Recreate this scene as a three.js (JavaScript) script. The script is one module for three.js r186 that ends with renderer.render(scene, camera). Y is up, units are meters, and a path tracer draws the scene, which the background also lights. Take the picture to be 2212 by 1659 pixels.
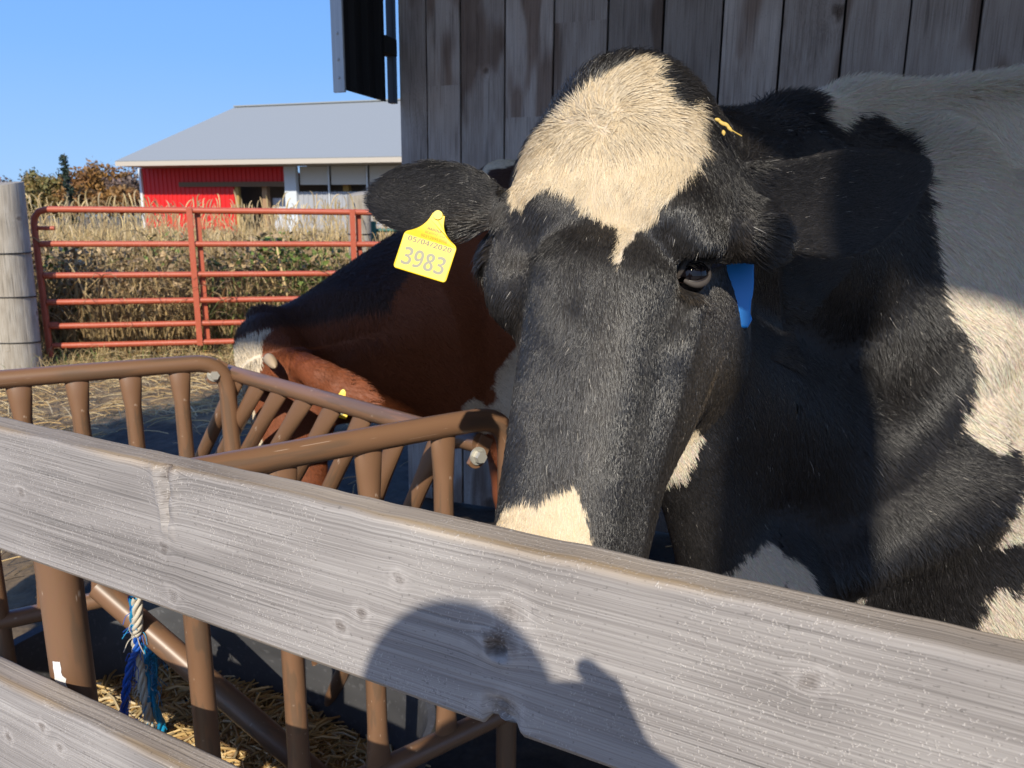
import * as THREE from 'three';
import { mergeGeometries, toCreasedNormals } from 'three/addons/utils/BufferGeometryUtils.js';
import { RoundedBoxGeometry } from 'three/addons/geometries/RoundedBoxGeometry.js';

// ───────────── camera, sky, sun, exposure ─────────────
const scene = new THREE.Scene();
const renderer = new THREE.WebGLRenderer({ antialias: true });
renderer.toneMapping = THREE.LinearToneMapping;
renderer.toneMappingExposure = 1.16;
renderer.shadowMap.enabled = true;
const camera = new THREE.PerspectiveCamera(54, 4 / 3, 0.02, 400);
camera.position.set(0, 1.35, 0);
camera.rotation.order = 'YXZ';
camera.rotation.set(-12.5 * Math.PI / 180, 0, 0.5 * Math.PI / 180);
camera.focus = 0.74; camera.userData.fStop = 15;
camera.updateMatrixWorld(true);
const SUN = new THREE.Vector3(0.066, -0.565, -0.822).normalize();   // the way the light travels
{
  const w = 512, h = 256, data = new Float32Array(w * h * 4), d = new THREE.Vector3();
  const stops = [[0, 0.37, 0.58, 0.86], [0.06, 0.31, 0.535, 0.88], [0.18, 0.21, 0.445, 0.885], [0.36, 0.14, 0.355, 0.865], [0.62, 0.095, 0.285, 0.82], [1, 0.055, 0.185, 0.63]];
  for (let y = 0; y < h; y++) for (let x = 0; x < w; x++) {
    const el = (y + 0.5) / h * Math.PI - Math.PI / 2, az = ((x + 0.5) / w - 0.5) * 2 * Math.PI, i = (y * w + x) * 4;
    d.set(Math.cos(el) * Math.cos(az), Math.sin(el), Math.cos(el) * Math.sin(az));
    let c = [0.17, 0.14, 0.095];
    if (d.y > 0) {
      let k = 0; while (k < stops.length - 2 && d.y > stops[k + 1][0]) k++;
      const t = Math.min(1, (d.y - stops[k][0]) / (stops[k + 1][0] - stops[k][0]));
      c = [1, 2, 3].map((n) => stops[k][n] + (stops[k + 1][n] - stops[k][n]) * t);
      const g = Math.pow(Math.max(0, -d.dot(SUN)), 6) * 0.5;
      c = c.map((v, n) => v + g * [1, 0.95, 0.8][n]);
    }
    data.set([...c, 1], i);
  }
  const sky = new THREE.DataTexture(data, w, h, THREE.RGBAFormat, THREE.FloatType);
  sky.mapping = THREE.EquirectangularReflectionMapping; sky.magFilter = THREE.LinearFilter; sky.needsUpdate = true;
  scene.background = sky; scene.environment = sky;
}
const sun = new THREE.DirectionalLight(new THREE.Color().setRGB(1, 0.92, 0.775), 4.4);
sun.position.copy(SUN).multiplyScalar(-40).add(new THREE.Vector3(0, 0, -6)); sun.target.position.set(0, 0, -6);
sun.castShadow = true; sun.shadow.mapSize.set(4096, 4096); sun.shadow.radius = 1;
Object.assign(sun.shadow.camera, { left: -30, right: 30, top: 30, bottom: -30, near: 1, far: 140 });
scene.add(sun, sun.target);

// ───────────── helpers ─────────────
const V = (x, y, z) => new THREE.Vector3(x, y, z);
const FOCAL = 829.5 / Math.tan(27 * Math.PI / 180);
const at = (x, y, d) => V((x - 1106) / FOCAL * d, (829.5 - y) / FOCAL * d, -d).applyMatrix4(camera.matrixWorld);   // a place in the world d metres off along the view
function onLevel(x, y, h) { const d = at(x, y, 1).sub(camera.position); return camera.position.clone().addScaledVector(d, (h - camera.position.y) / d.y); }
function rng(seed) { let a = seed >>> 0; return () => { a = (a + 0x6D2B79F5) >>> 0; let t = Math.imul(a ^ (a >>> 15), 1 | a); t = (t + Math.imul(t ^ (t >>> 7), 61 | t)) ^ t; return ((t ^ (t >>> 14)) >>> 0) / 4294967296; }; }
const lerp = (a, b, t) => a + (b - a) * t, clamp = (x, a = 0, b = 1) => x < a ? a : x > b ? b : x;
const smooth = (a, b, x) => { const t = clamp((x - a) / (b - a)); return t * t * (3 - 2 * t); };
function hash(x, y, z) { let h = Math.imul(x | 0, 374761393) ^ Math.imul(y | 0, 668265263) ^ Math.imul(z | 0, 1274126177); h = Math.imul(h ^ (h >>> 13), 1103515245); h ^= h >>> 16; return (h >>> 0) / 4294967296; }
function noise(x, y, z = 0) {
  const xi = Math.floor(x), yi = Math.floor(y), zi = Math.floor(z); let u = x - xi, v = y - yi, w = z - zi;
  u = u * u * (3 - 2 * u); v = v * v * (3 - 2 * v); w = w * w * (3 - 2 * w);
  const a = lerp(lerp(hash(xi, yi, zi), hash(xi + 1, yi, zi), u), lerp(hash(xi, yi + 1, zi), hash(xi + 1, yi + 1, zi), u), v);
  if (w === 0) return a;
  return lerp(a, lerp(lerp(hash(xi, yi, zi + 1), hash(xi + 1, yi, zi + 1), u), lerp(hash(xi, yi + 1, zi + 1), hash(xi + 1, yi + 1, zi + 1), u), v), w);
}
const fbm = (x, y, z = 0, n = 4) => { let s = 0, a = 0.5, t = 0; for (let i = 0; i < n; i++) { s += a * noise(x, y, z); t += a; a *= 0.5; x = x * 2.03 + 17; y = y * 2.03 + 31; z *= 2.03; } return s / t; };
const used = new Map();
function numbered(name) { const n = used.get(name) || 0; used.set(name, n + 1); return n ? name + '_' + String(n).padStart(3, '0') : name; }
function tag(o, label, category, group) { o.userData.label = label; if (category) o.userData.category = category; if (group) o.userData.group = group; return o; }
function thing(name, label, category, group) { const g = new THREE.Group(); g.name = numbered(name); scene.add(g); return tag(g, label, category, group); }
function mesh(name, geo, mat, parent = scene) { const m = new THREE.Mesh(geo, mat); m.name = parent === scene ? numbered(name) : name; m.castShadow = m.receiveShadow = true; parent.add(m); return m; }
function structure(name, geo, mat) { const m = mesh(name, geo, mat); m.userData.kind = 'structure'; return m; }
const rgb = (r, g, b) => new THREE.Color().setRGB(r, g, b);
const std = (r, g, b, rough = 0.8, more = {}) => new THREE.MeshStandardMaterial({ color: rgb(r, g, b), roughness: rough, ...more });
function pixels(w, h, fn, srgb = true) {     // fn(x, y) -> linear rgb
  const d = new Uint8Array(w * h * 4), enc = (v) => 255 * (srgb ? (v <= 0.0031308 ? v * 12.92 : 1.055 * Math.pow(v, 1 / 2.4) - 0.055) : v);
  for (let y = 0, i = 0; y < h; y++) for (let x = 0; x < w; x++, i += 4) { const c = fn(x, y); d[i] = clamp(enc(c[0]), 0, 255); d[i + 1] = clamp(enc(c[1]), 0, 255); d[i + 2] = clamp(enc(c[2]), 0, 255); d[i + 3] = 255; }
  const t = new THREE.DataTexture(d, w, h); t.wrapS = t.wrapT = THREE.RepeatWrapping; t.magFilter = THREE.LinearFilter; t.minFilter = THREE.LinearMipmapLinearFilter; t.generateMipmaps = true;
  if (srgb) t.colorSpace = THREE.SRGBColorSpace; t.needsUpdate = true; return t;
}
function tubeBetween(a, b, r, seg = 14, r2 = r) {
  const g = new THREE.CylinderGeometry(r2, r, a.distanceTo(b), seg, 1);
  g.applyQuaternion(new THREE.Quaternion().setFromUnitVectors(V(0, 1, 0), b.clone().sub(a).normalize())); const m = a.clone().add(b).multiplyScalar(0.5); g.translate(m.x, m.y, m.z); return g;
}
const tube = (pts, r, n = 40, seg = 14, closed = false) => new THREE.TubeGeometry(new THREE.CatmullRomCurve3(pts, closed, 'centripetal'), n, r, seg, closed);
function bentPath(pts, radius, per = 8) {     // straight runs with rounded corners
  const out = [pts[0].clone()];
  for (let i = 1; i < pts.length - 1; i++) {
    const a = pts[i - 1].clone().sub(pts[i]), b = pts[i + 1].clone().sub(pts[i]), p = pts[i].clone().addScaledVector(a.normalize(), radius), q = pts[i].clone().addScaledVector(b.normalize(), radius);
    for (let k = 0; k <= per; k++) { const t = k / per; out.push(p.clone().multiplyScalar((1 - t) ** 2).addScaledVector(pts[i], 2 * t * (1 - t)).addScaledVector(q, t * t)); }
  }
  out.push(pts[pts.length - 1].clone()); return out;
}
// a tube through points with its own half-width (along side) and half-depth at each
function sweep(pts, side, w, d, seg = 16) {
  const pos = [], idx = [], uv = [], n = pts.length;
  for (let i = 0; i < n; i++) {
    const t = pts[Math.min(n - 1, i + 1)].clone().sub(pts[Math.max(0, i - 1)]).normalize(), s = side.clone().addScaledVector(t, -side.dot(t)).normalize(), o = s.clone().cross(t);
    for (let k = 0; k <= seg; k++) { const a = k / seg * 2 * Math.PI, p = pts[i].clone().addScaledVector(s, Math.cos(a) * w(i / (n - 1))).addScaledVector(o, Math.sin(a) * d(i / (n - 1))); pos.push(p.x, p.y, p.z); uv.push(k / seg, i / (n - 1)); }
  }
  for (let i = 0; i < n - 1; i++) for (let k = 0; k < seg; k++) { const a = i * (seg + 1) + k, b = a + 1, c = a + seg + 1, e = c + 1; idx.push(a, b, c, b, e, c); }
  for (const r of [0, n - 1]) { const c = pos.length / 3; pos.push(pts[r].x, pts[r].y, pts[r].z); uv.push(0.5, 0.5); for (let k = 0; k < seg; k++) { const a = r * (seg + 1) + k; r ? idx.push(a, a + 1, c) : idx.push(a + 1, a, c); } }
  const g = new THREE.BufferGeometry(); g.setAttribute('position', new THREE.Float32BufferAttribute(pos, 3)); g.setAttribute('uv', new THREE.Float32BufferAttribute(uv, 2)); g.setIndex(idx); g.computeVertexNormals(); return g;
}
function box(w, h, d, x = 0, y = 0, z = 0, bevel = 0) { const g = bevel ? new RoundedBoxGeometry(w, h, d, 2, bevel) : new THREE.BoxGeometry(w, h, d); g.translate(x, y, z); return g; }
const plain = (g) => { g = g.index ? g.toNonIndexed() : g; for (const k of Object.keys(g.attributes)) if (!['position', 'normal', 'uv'].includes(k)) g.deleteAttribute(k); return g; };
const join = (list) => mergeGeometries(list.map(plain));
function instances(name, geo, mat, mats, cols, parent = scene) {
  const m = new THREE.InstancedMesh(geo, mat, mats.length), c = new THREE.Color();
  for (let i = 0; i < mats.length; i++) { m.setMatrixAt(i, mats[i]); if (cols) m.setColorAt(i, c.setRGB(...cols[i])); }
  m.name = parent === scene ? numbered(name) : name; m.userData.kind = 'stuff'; m.castShadow = m.receiveShadow = true; parent.add(m); return m;
}
const basis = (x, y, z, p, s = 1) => new THREE.Matrix4().makeBasis(x.clone().multiplyScalar(s), y.clone().multiplyScalar(s), z.clone().multiplyScalar(s)).setPosition(p);

// weathered wood: grain along u (metres), knots [u, v, radius, darkness]
function woodMaps({ w, h, U, Vv, seed, base, dark, pale, knots = [], fleck = 0, ring = 1, stain = null, crack = 0.5, tan = null }) {
  const bump = new Float32Array(w * h), color = new Float32Array(w * h * 3);
  for (let y = 0, i = 0; y < h; y++) for (let x = 0; x < w; x++, i++) {
    const u = x / w * U, v = y / h * Vv; let g = v + 0.008 * (noise(u * 2.1 + seed, v * 5) - 0.5) + 0.0012 * (noise(u * 9 + seed, v * 14, 2) - 0.5), kd = 0, kin = 0, kring = 0, halo = 0;
    for (const [ku, kv, r, dk] of knots) {
      const du = (u - ku), dv = v - kv; if (Math.abs(du) > r * 9 || Math.abs(dv) > r * 8) continue;
      g -= Math.sign(dv) * r * 1.1 * Math.exp(-((du / (r * 2.0)) ** 2)) * Math.exp(-Math.abs(dv) / (r * 2.0));
      const wob = 1 + 0.9 * (noise(du / r * 1.3 + seed, dv / r * 1.3, Math.round(ku * 50)) - 0.5), q = Math.hypot(du * 0.9, dv * 0.9) / (r * wob);
      halo = Math.max(halo, smooth(0.7, 1.1, q) * (1 - smooth(1.2, 2.6, q)) * (0.5 + 0.7 * noise(du * 500, dv * 900, 3))); kin = Math.max(kin, 1 - smooth(0.6, 1.0, q)); kd = Math.max(kd, dk * (1 - smooth(0.35, 1.35, q)) * (0.6 + 0.6 * noise(du * 700, dv * 1200, 4))); if (q < 1.2) kring = Math.sin(q * 9 + noise(du * 500, dv * 500, 6) * 4) * 0.22 * (1 - smooth(0.7, 1.2, q));
    }
    const band = noise(u * 0.9 + seed * 3, g * 170 * ring, 1), fine = noise(u * 4 + seed, g * 880, 3), fine2 = noise(u * 16, g * 1500, 5), big = noise(u * 3 + seed, v * 9, 7), patch = noise(u * 11 + seed, v * 34, 8);
    const line = smooth(0.70, 0.86, noise(u * 3.2 + 9, g * 420, seed)), cr = smooth(0.80 - crack * 0.04, 0.93, noise(u * 4 + seed * 2, g * 300, 11));
    let t = clamp(0.53 + 0.10 * (band - 0.5) + 0.34 * (fine - 0.5) + 0.38 * (fine2 - 0.5) + 0.36 * (big - 0.5) + 0.34 * (patch - 0.5) - 0.07 * line);
    let c = [0, 1, 2].map((k) => t < 0.5 ? lerp(dark[k], base[k], t * 2) : lerp(base[k], pale[k], t * 2 - 1));
    let b = 0.55 + 0.30 * (fine - 0.5) + 0.2 * (fine2 - 0.5) + 0.12 * (band - 0.5) - 0.20 * line;
    if (tan) { const m = tan(u, v, noise(u * 8, v * 60, 2)); c = c.map((q, k) => lerp(q, q * [1.20, 1.0, 0.72][k], m)); }
    if (stain) { const m = stain(u, v); c = c.map((q, k) => q * lerp(1, [0.46, 0.36, 0.30][k], m)); }
    if (halo) c = c.map((q) => lerp(q, q * 1.22 + 0.02, halo * 0.7)); if (kd) { c = c.map((q, k) => q * lerp(1, [0.34, 0.27, 0.22][k], Math.min(1, kd)) * (1 + kring * 0.5)); b += kring * 0.3 - kin * 0.1; }
    c = c.map((q) => q * (1 - 0.45 * cr * crack)); b -= 0.3 * cr * crack;
    if (noise(u * 420, v * 620, 21) > 0.915) c = c.map((q) => q * 0.68);
    bump[i] = clamp(b); color.set(c, i * 3);
  }
  if (fleck) {      // raised fibres, their glint painted into the colour
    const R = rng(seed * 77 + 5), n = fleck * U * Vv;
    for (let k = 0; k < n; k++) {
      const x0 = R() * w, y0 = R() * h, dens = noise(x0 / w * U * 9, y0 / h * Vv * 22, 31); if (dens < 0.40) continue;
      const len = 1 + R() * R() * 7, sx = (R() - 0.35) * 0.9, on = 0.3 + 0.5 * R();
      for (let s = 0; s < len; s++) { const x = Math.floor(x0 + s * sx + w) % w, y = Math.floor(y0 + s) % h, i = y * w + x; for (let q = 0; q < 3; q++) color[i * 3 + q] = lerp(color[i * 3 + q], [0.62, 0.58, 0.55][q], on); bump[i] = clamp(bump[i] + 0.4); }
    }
  }
  return { map: pixels(w, h, (x, y) => { const i = (y * w + x) * 3; return [color[i], color[i + 1], color[i + 2]]; }), bumpMap: pixels(w, h, (x, y) => { const b = bump[y * w + x]; return [b, b, b]; }, false) };
}

// ───────────── distance fields → skin ─────────────
class Field {
  constructor() { this.p = []; this.cuts = []; }
  cap(a, b, r1, r2 = r1, k = 0.03) { const d = b.clone().sub(a); this.p.push({ t: 0, ax: a.x, ay: a.y, az: a.z, dx: d.x, dy: d.y, dz: d.z, l: d.lengthSq(), r1, r2, k, cx: (a.x + b.x) / 2, cy: (a.y + b.y) / 2, cz: (a.z + b.z) / 2, R: d.length() / 2 + Math.max(r1, r2) }); return this; }
  ell(c, r, k = 0.03, X = V(1, 0, 0), Y = V(0, 1, 0), Z = V(0, 0, 1)) { this.p.push({ t: 1, cx: c.x, cy: c.y, cz: c.z, r, X, Y, Z, k, R: Math.max(...r), m: Math.min(...r) }); return this; }
  leaf(o) { this.p.push({ t: 2, ...o }); return this; }
  cut(c, r, k) { this.cuts.push({ c, r, k }); return this; }
  at(x, y, z) {
    let d = 1e3;
    for (const q of this.p) {
      const ex = x - q.cx, ey = y - q.cy, ez = z - q.cz, far = Math.sqrt(ex * ex + ey * ey + ez * ez) - q.R;
      if (far > d + q.k) continue;
      let e;
      if (q.t === 0) { const px = x - q.ax, py = y - q.ay, pz = z - q.az; let t = (px * q.dx + py * q.dy + pz * q.dz) / q.l; t = t < 0 ? 0 : t > 1 ? 1 : t; const fx = px - t * q.dx, fy = py - t * q.dy, fz = pz - t * q.dz; e = Math.sqrt(fx * fx + fy * fy + fz * fz) - (q.r1 + (q.r2 - q.r1) * t); }
      else if (q.t === 1) {
        const a = (ex * q.X.x + ey * q.X.y + ez * q.X.z) / q.r[0], b = (ex * q.Y.x + ey * q.Y.y + ez * q.Y.z) / q.r[1], c = (ex * q.Z.x + ey * q.Z.y + ez * q.Z.z) / q.r[2];
        const k0 = Math.sqrt(a * a + b * b + c * c), k1 = Math.sqrt((a / q.r[0]) ** 2 + (b / q.r[1]) ** 2 + (c / q.r[2]) ** 2); e = k1 > 1e-6 ? k0 * (k0 - 1) / k1 : -q.m;
      } else {
        const s = ex * q.S.x + ey * q.S.y + ez * q.S.z, w0 = ex * q.W.x + ey * q.W.y + ez * q.W.z, n0 = ex * q.N.x + ey * q.N.y + ez * q.N.z;
        const t = clamp(s / q.len * 2, -1.1, 1.1), w = w0 - q.bend * t * t, n = n0 - q.cup * Math.min(1.3, (w * w) / (q.wid * q.wid)) * (1 - 0.25 * t);
        const wl = q.wid * (t > 0 ? 1 - (q.point || 0) * Math.min(t, 1) : 1), k0 = Math.sqrt((s / (q.len / 2)) ** 2 + (w / wl) ** 2), pl = (k0 - 1) * wl * 0.8;
        const th = q.th, dn = Math.abs(n) - th; e = (pl > -th && dn > -th) ? Math.hypot(Math.max(pl + th, 0), Math.max(dn + th, 0)) - th : Math.max(pl, dn); e *= 0.8;
      }
      const k = q.k, hh = Math.max(k - Math.abs(d - e), 0) / k; d = Math.min(d, e) - hh * hh * k * 0.25;
    }
    for (const c of this.cuts) { const e = c.r - Math.hypot(x - c.c.x, y - c.c.y, z - c.c.z), hh = Math.max(c.k - Math.abs(d - e), 0) / c.k; d = Math.max(d, e) + hh * hh * c.k * 0.25; }
    return d;
  }
}
function skin(field, lo, hi, h, keep = null) {      // surface nets, normals from the field's gradient
  const nx = Math.ceil((hi.x - lo.x) / h) + 1, ny = Math.ceil((hi.y - lo.y) / h) + 1, nz = Math.ceil((hi.z - lo.z) / h) + 1, val = new Float32Array(nx * ny * nz), B = 8, reach = h * B * 0.5 * 1.7321;
  for (let bz = 0; bz < nz; bz += B) for (let by = 0; by < ny; by += B) for (let bx = 0; bx < nx; bx += B) {
    const c = field.at(lo.x + (bx + B / 2) * h, lo.y + (by + B / 2) * h, lo.z + (bz + B / 2) * h), far = Math.abs(c) > reach * 1.35 + 0.012;
    for (let z = bz; z < Math.min(bz + B, nz); z++) for (let y = by; y < Math.min(by + B, ny); y++) for (let x = bx; x < Math.min(bx + B, nx); x++) val[(z * ny + y) * nx + x] = far ? c : field.at(lo.x + x * h, lo.y + y * h, lo.z + z * h);
  }
  const id = new Int32Array(nx * ny * nz).fill(-1), pos = [], E = [[0, 1], [0, 2], [0, 4], [1, 3], [1, 5], [2, 3], [2, 6], [3, 7], [4, 5], [4, 6], [5, 7], [6, 7]], v = new Float32Array(8);
  const off = [0, 1, nx, nx + 1, nx * ny, nx * ny + 1, nx * ny + nx, nx * ny + nx + 1];
  for (let z = 0; z < nz - 1; z++) for (let y = 0; y < ny - 1; y++) for (let x = 0; x < nx - 1; x++) {
    const o = (z * ny + y) * nx + x; let s = 0;
    for (let k = 0; k < 8; k++) { v[k] = val[o + off[k]]; if (v[k] < 0) s++; }
    if (s === 0 || s === 8) continue;
    let px = 0, py = 0, pz = 0, n = 0;
    for (const [a, b] of E) if ((v[a] < 0) !== (v[b] < 0)) { const t = v[a] / (v[a] - v[b]); px += (a & 1) + t * ((b & 1) - (a & 1)); py += (a >> 1 & 1) + t * ((b >> 1 & 1) - (a >> 1 & 1)); pz += (a >> 2) + t * ((b >> 2) - (a >> 2)); n++; }
    id[o] = pos.length / 3; pos.push(lo.x + (x + px / n) * h, lo.y + (y + py / n) * h, lo.z + (z + pz / n) * h);
  }
  const idx = [], quad = (a, b, c, d, flip) => { if (a < 0 || b < 0 || c < 0 || d < 0) return; if (keep) { const x = (pos[a * 3] + pos[c * 3]) / 2, y = (pos[a * 3 + 1] + pos[c * 3 + 1]) / 2, z = (pos[a * 3 + 2] + pos[c * 3 + 2]) / 2; if (!keep(x, y, z)) return; } flip ? idx.push(a, b, c, a, c, d) : idx.push(a, c, b, a, d, c); };
  for (let z = 1; z < nz - 1; z++) for (let y = 1; y < ny - 1; y++) for (let x = 1; x < nx - 1; x++) {
    const o = (z * ny + y) * nx + x, a = val[o] < 0;
    if (a !== val[o + 1] < 0) quad(id[o], id[o - nx], id[o - nx - nx * ny], id[o - nx * ny], a);
    if (a !== val[o + nx] < 0) quad(id[o], id[o - nx * ny], id[o - 1 - nx * ny], id[o - 1], a);
    if (a !== val[o + nx * ny] < 0) quad(id[o], id[o - 1], id[o - 1 - nx], id[o - nx], a);
  }
  const map = new Int32Array(pos.length / 3).fill(-1), P = [], N = [], I = [];
  for (const i of idx) {
    if (map[i] < 0) {
      map[i] = P.length / 3; const x = pos[i * 3], y = pos[i * 3 + 1], z = pos[i * 3 + 2], e = 0.003; P.push(x, y, z);
      const gx = field.at(x + e, y, z) - field.at(x - e, y, z), gy = field.at(x, y + e, z) - field.at(x, y - e, z), gz = field.at(x, y, z + e) - field.at(x, y, z - e), l = Math.hypot(gx, gy, gz) || 1; N.push(gx / l, gy / l, gz / l);
    }
    I.push(map[i]);
  }
  const g = new THREE.BufferGeometry(); g.setAttribute('position', new THREE.Float32BufferAttribute(P, 3)); g.setAttribute('normal', new THREE.Float32BufferAttribute(N, 3)); g.setIndex(I); return g;
}
function paint(g, fn) { const p = g.attributes.position, n = g.attributes.normal, c = new Float32Array(p.count * 3); for (let i = 0; i < p.count; i++) c.set(fn(p.getX(i), p.getY(i), p.getZ(i), n.getX(i), n.getY(i), n.getZ(i)), i * 3); g.setAttribute('color', new THREE.BufferAttribute(c, 3)); return g; }
// single hairs on a skin: style(x, y, z, nx, ny, nz) -> null or { n (hairs per m²), len, dir, lift, color }
function hairShape(aspect, bend) {
  const R = [[0, 1], [0.35, 0.95], [0.72, 0.65], [1, 0]], pos = [], idx = [];
  R.forEach(([t, r]) => { for (let k = 0; k < 3; k++) { const a = k / 3 * 2 * Math.PI + 0.5; pos.push(Math.cos(a) * r * aspect, t, Math.sin(a) * r * aspect + bend * (t - t * t * 1.5)); } });
  for (let i = 0; i < 3; i++) for (let k = 0; k < 3; k++) { const a = i * 3 + k, b = i * 3 + (k + 1) % 3; idx.push(a, a + 3, b, b, a + 3, b + 3); }
  const g = new THREE.BufferGeometry(); g.setAttribute('position', new THREE.Float32BufferAttribute(pos, 3)); g.setIndex(idx); g.computeVertexNormals(); return g;
}
const HAIR = 1;
function coat(parent, g, material, shape, style, seed, field = null) {
  const R = rng(seed), p = g.attributes.position, nn = g.attributes.normal, ix = g.index.array, mats = [], cols = [], a = V(), b = V(), c = V(), q = V(), n = V(), d = V(), s = V(), m = new THREE.Matrix4();
  for (let f = 0; f < ix.length; f += 3) {
    a.fromBufferAttribute(p, ix[f]); b.fromBufferAttribute(p, ix[f + 1]); c.fromBufferAttribute(p, ix[f + 2]);
    const area = b.clone().sub(a).cross(q.copy(c).sub(a)).length() / 2; n.fromBufferAttribute(nn, ix[f]);
    const st0 = style((a.x + b.x + c.x) / 3, (a.y + b.y + c.y) / 3, (a.z + b.z + c.z) / 3, n.x, n.y, n.z, R); if (!st0) continue;
    let count = area * st0.n * HAIR; count = Math.floor(count) + (R() < count % 1 ? 1 : 0);
    for (let k = 0; k < count; k++) {
      let u = R(), v = R(); if (u + v > 1) { u = 1 - u; v = 1 - v; }
      q.copy(a).multiplyScalar(1 - u - v).addScaledVector(b, u).addScaledVector(c, v);
      const st = style(q.x, q.y, q.z, n.x, n.y, n.z, R); if (!st) continue;
      d.copy(st.dir); d.x += (R() - 0.5) * st.mess; d.y += (R() - 0.5) * st.mess; d.z += (R() - 0.5) * st.mess; d.addScaledVector(n, -d.dot(n)).normalize().addScaledVector(n, st.lift * (0.5 + R())).normalize();
      s.copy(d).cross(n).normalize(); const L = st.len * (0.7 + 0.6 * R());
      if (field) { const e = L * 0.85, v = field.at(q.x + d.x * e, q.y + d.y * e, q.z + d.z * e); if (v < 0.0014) d.addScaledVector(n, (0.0020 - v) / e).normalize(); }
      const z = s.clone().cross(d);
      q.addScaledVector(n, -0.0008); mats.push(basis(s, d, z, q, L)); cols.push(st.color);
    }
  }
  const o = instances('coat', shape, material, mats, cols, parent); return o;
}
function inside(poly, x, y) { let c = false; for (let i = 0, j = poly.length - 1; i < poly.length; j = i++) { const [xi, yi] = poly[i], [xj, yj] = poly[j]; if ((yi > y) !== (yj > y) && x < (xj - xi) * (y - yi) / (yj - yi) + xi) c = !c; } return c; }

// ───────────── ground ─────────────
{
  const n = 260, ext = 260, pos = [], uv = [], col = [], idx = [], warp = (t) => { const s = t * 2 - 1; return Math.sign(s) * (Math.sinh(Math.abs(s) * 5.2) / Math.sinh(5.2)) * ext; };
  for (let j = 0; j <= n; j++) for (let i = 0; i <= n; i++) {
    const x = warp(i / n) - 1, z = warp(j / n) - 4, far = Math.hypot(x, z);
    const pen = 1 - smooth(7.6, 8.6, -z + x * 0.23 * 0.3);
    let y = 0; if (far < 30) y = (fbm(x * 1.7, z * 1.7, 3, 4) - 0.5) * 0.11 * (1 - smooth(15, 30, far)) + (fbm(x * 9, z * 9, 5, 2) - 0.5) * 0.035 * (1 - smooth(8, 16, far));
    pos.push(x, y - 0.01, z); uv.push(x / 2.4, z / 2.4);
    const straw = pen * smooth(0.40, 0.60, fbm(x * 0.9 + 4, z * 0.9, 8, 4) + 0.22 * smooth(3.6, 5.2, -z) - 0.16 * smooth(-2.0, -0.9, x));
    const mud = [0.075, 0.056, 0.041], tanC = [0.30, 0.205, 0.105], field = [0.19, 0.14, 0.065];
    const bounceGround = smooth(0.15, 0.5, (x + 0.001) * -0.462 + (z + 0.513) * 0.887), bounceTone = [0.52, 0.45, 0.35];  // camera-side ground, out of view, made pale to bounce light onto the cows
    col.push(...[0, 1, 2].map((k) => lerp(lerp(field[k], lerp(mud[k], tanC[k], straw), pen), bounceTone[k], bounceGround * (1 - smooth(14, 22, far)))));
  }
  for (let j = 0; j < n; j++) for (let i = 0; i < n; i++) { const a = j * (n + 1) + i; idx.push(a, a + n + 1, a + 1, a + 1, a + n + 1, a + n + 2); }
  const g = new THREE.BufferGeometry(); g.setAttribute('position', new THREE.Float32BufferAttribute(pos, 3)); g.setAttribute('uv', new THREE.Float32BufferAttribute(uv, 2)); g.setAttribute('color', new THREE.Float32BufferAttribute(col, 3)); g.setIndex(idx); g.computeVertexNormals();
  const S = 1024, per = (x, y, f, s) => { const u = x / S, v = y / S, a = fbm(u * f, v * f, s, 4), b = fbm((u - 1) * f, v * f, s, 4), c = fbm(u * f, (v - 1) * f, s, 4), d = fbm((u - 1) * f, (v - 1) * f, s, 4); return lerp(lerp(a, b, u), lerp(c, d, u), v); };
  const hts = new Float32Array(S * S); for (let y = 0; y < S; y++) for (let x = 0; x < S; x++) hts[y * S + x] = per(x, y, 26, 2.5);
  const map = pixels(S, S, (x, y) => { const t = 0.55 + 1.0 * (hts[y * S + x] - 0.5) * 1.6 + 0.35 * (noise(x / 3, y / 3, 9.5) - 0.5); return [t, t * 0.99, t * 0.97].map((q) => clamp(q, 0.05, 1)); });
  const bump = pixels(S, S, (x, y) => { const t = hts[y * S + x]; return [t, t, t]; }, false);
  structure('ground', g, new THREE.MeshStandardMaterial({ vertexColors: true, map, bumpMap: bump, bumpScale: 0.03, roughness: 0.93 }));
}
const stalkShape = (() => { const g = new THREE.CylinderGeometry(0.011, 0.013, 1, 4, 3); g.translate(0, 0.5, 0); const p = g.attributes.position; for (let i = 0; i < p.count; i++) p.setZ(i, p.getZ(i) + 0.10 * Math.sin(p.getY(i) * 2.6)); g.computeVertexNormals(); return g; })();
const strawMat = std(1, 1, 1, 0.55);
function scatterStalks(name, n, seed, place, len, tilt, tones, parent = scene) {
  const R = rng(seed), mats = [], cols = [];
  for (let k = 0; k < n; k++) {
    const p = place(R); if (!p) continue;
    const a = R() * 6.283, d = V(Math.cos(a), (R() - 0.35) * tilt, Math.sin(a)).normalize(), s = V(-d.z, 0, d.x).normalize(), z = s.clone().cross(d), L = len * (0.35 + R() * 1.1), w = 0.6 + R() * 0.8;
    mats.push(new THREE.Matrix4().makeBasis(s.multiplyScalar(L * w * (0.16 / len) ), d.multiplyScalar(L), z.multiplyScalar(L * w * (0.16 / len))).setPosition(p.addScaledVector(d, -0.3)));
    const t = tones[Math.floor(R() * tones.length)], b = 0.7 + 0.6 * R(); cols.push(t.map((c) => c * b));
  }
  return instances(name, stalkShape, strawMat, mats, cols, parent);
}
const GOLD = [[0.55, 0.38, 0.16], [0.62, 0.47, 0.24], [0.42, 0.27, 0.10], [0.50, 0.40, 0.24], [0.34, 0.20, 0.08]];
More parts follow.
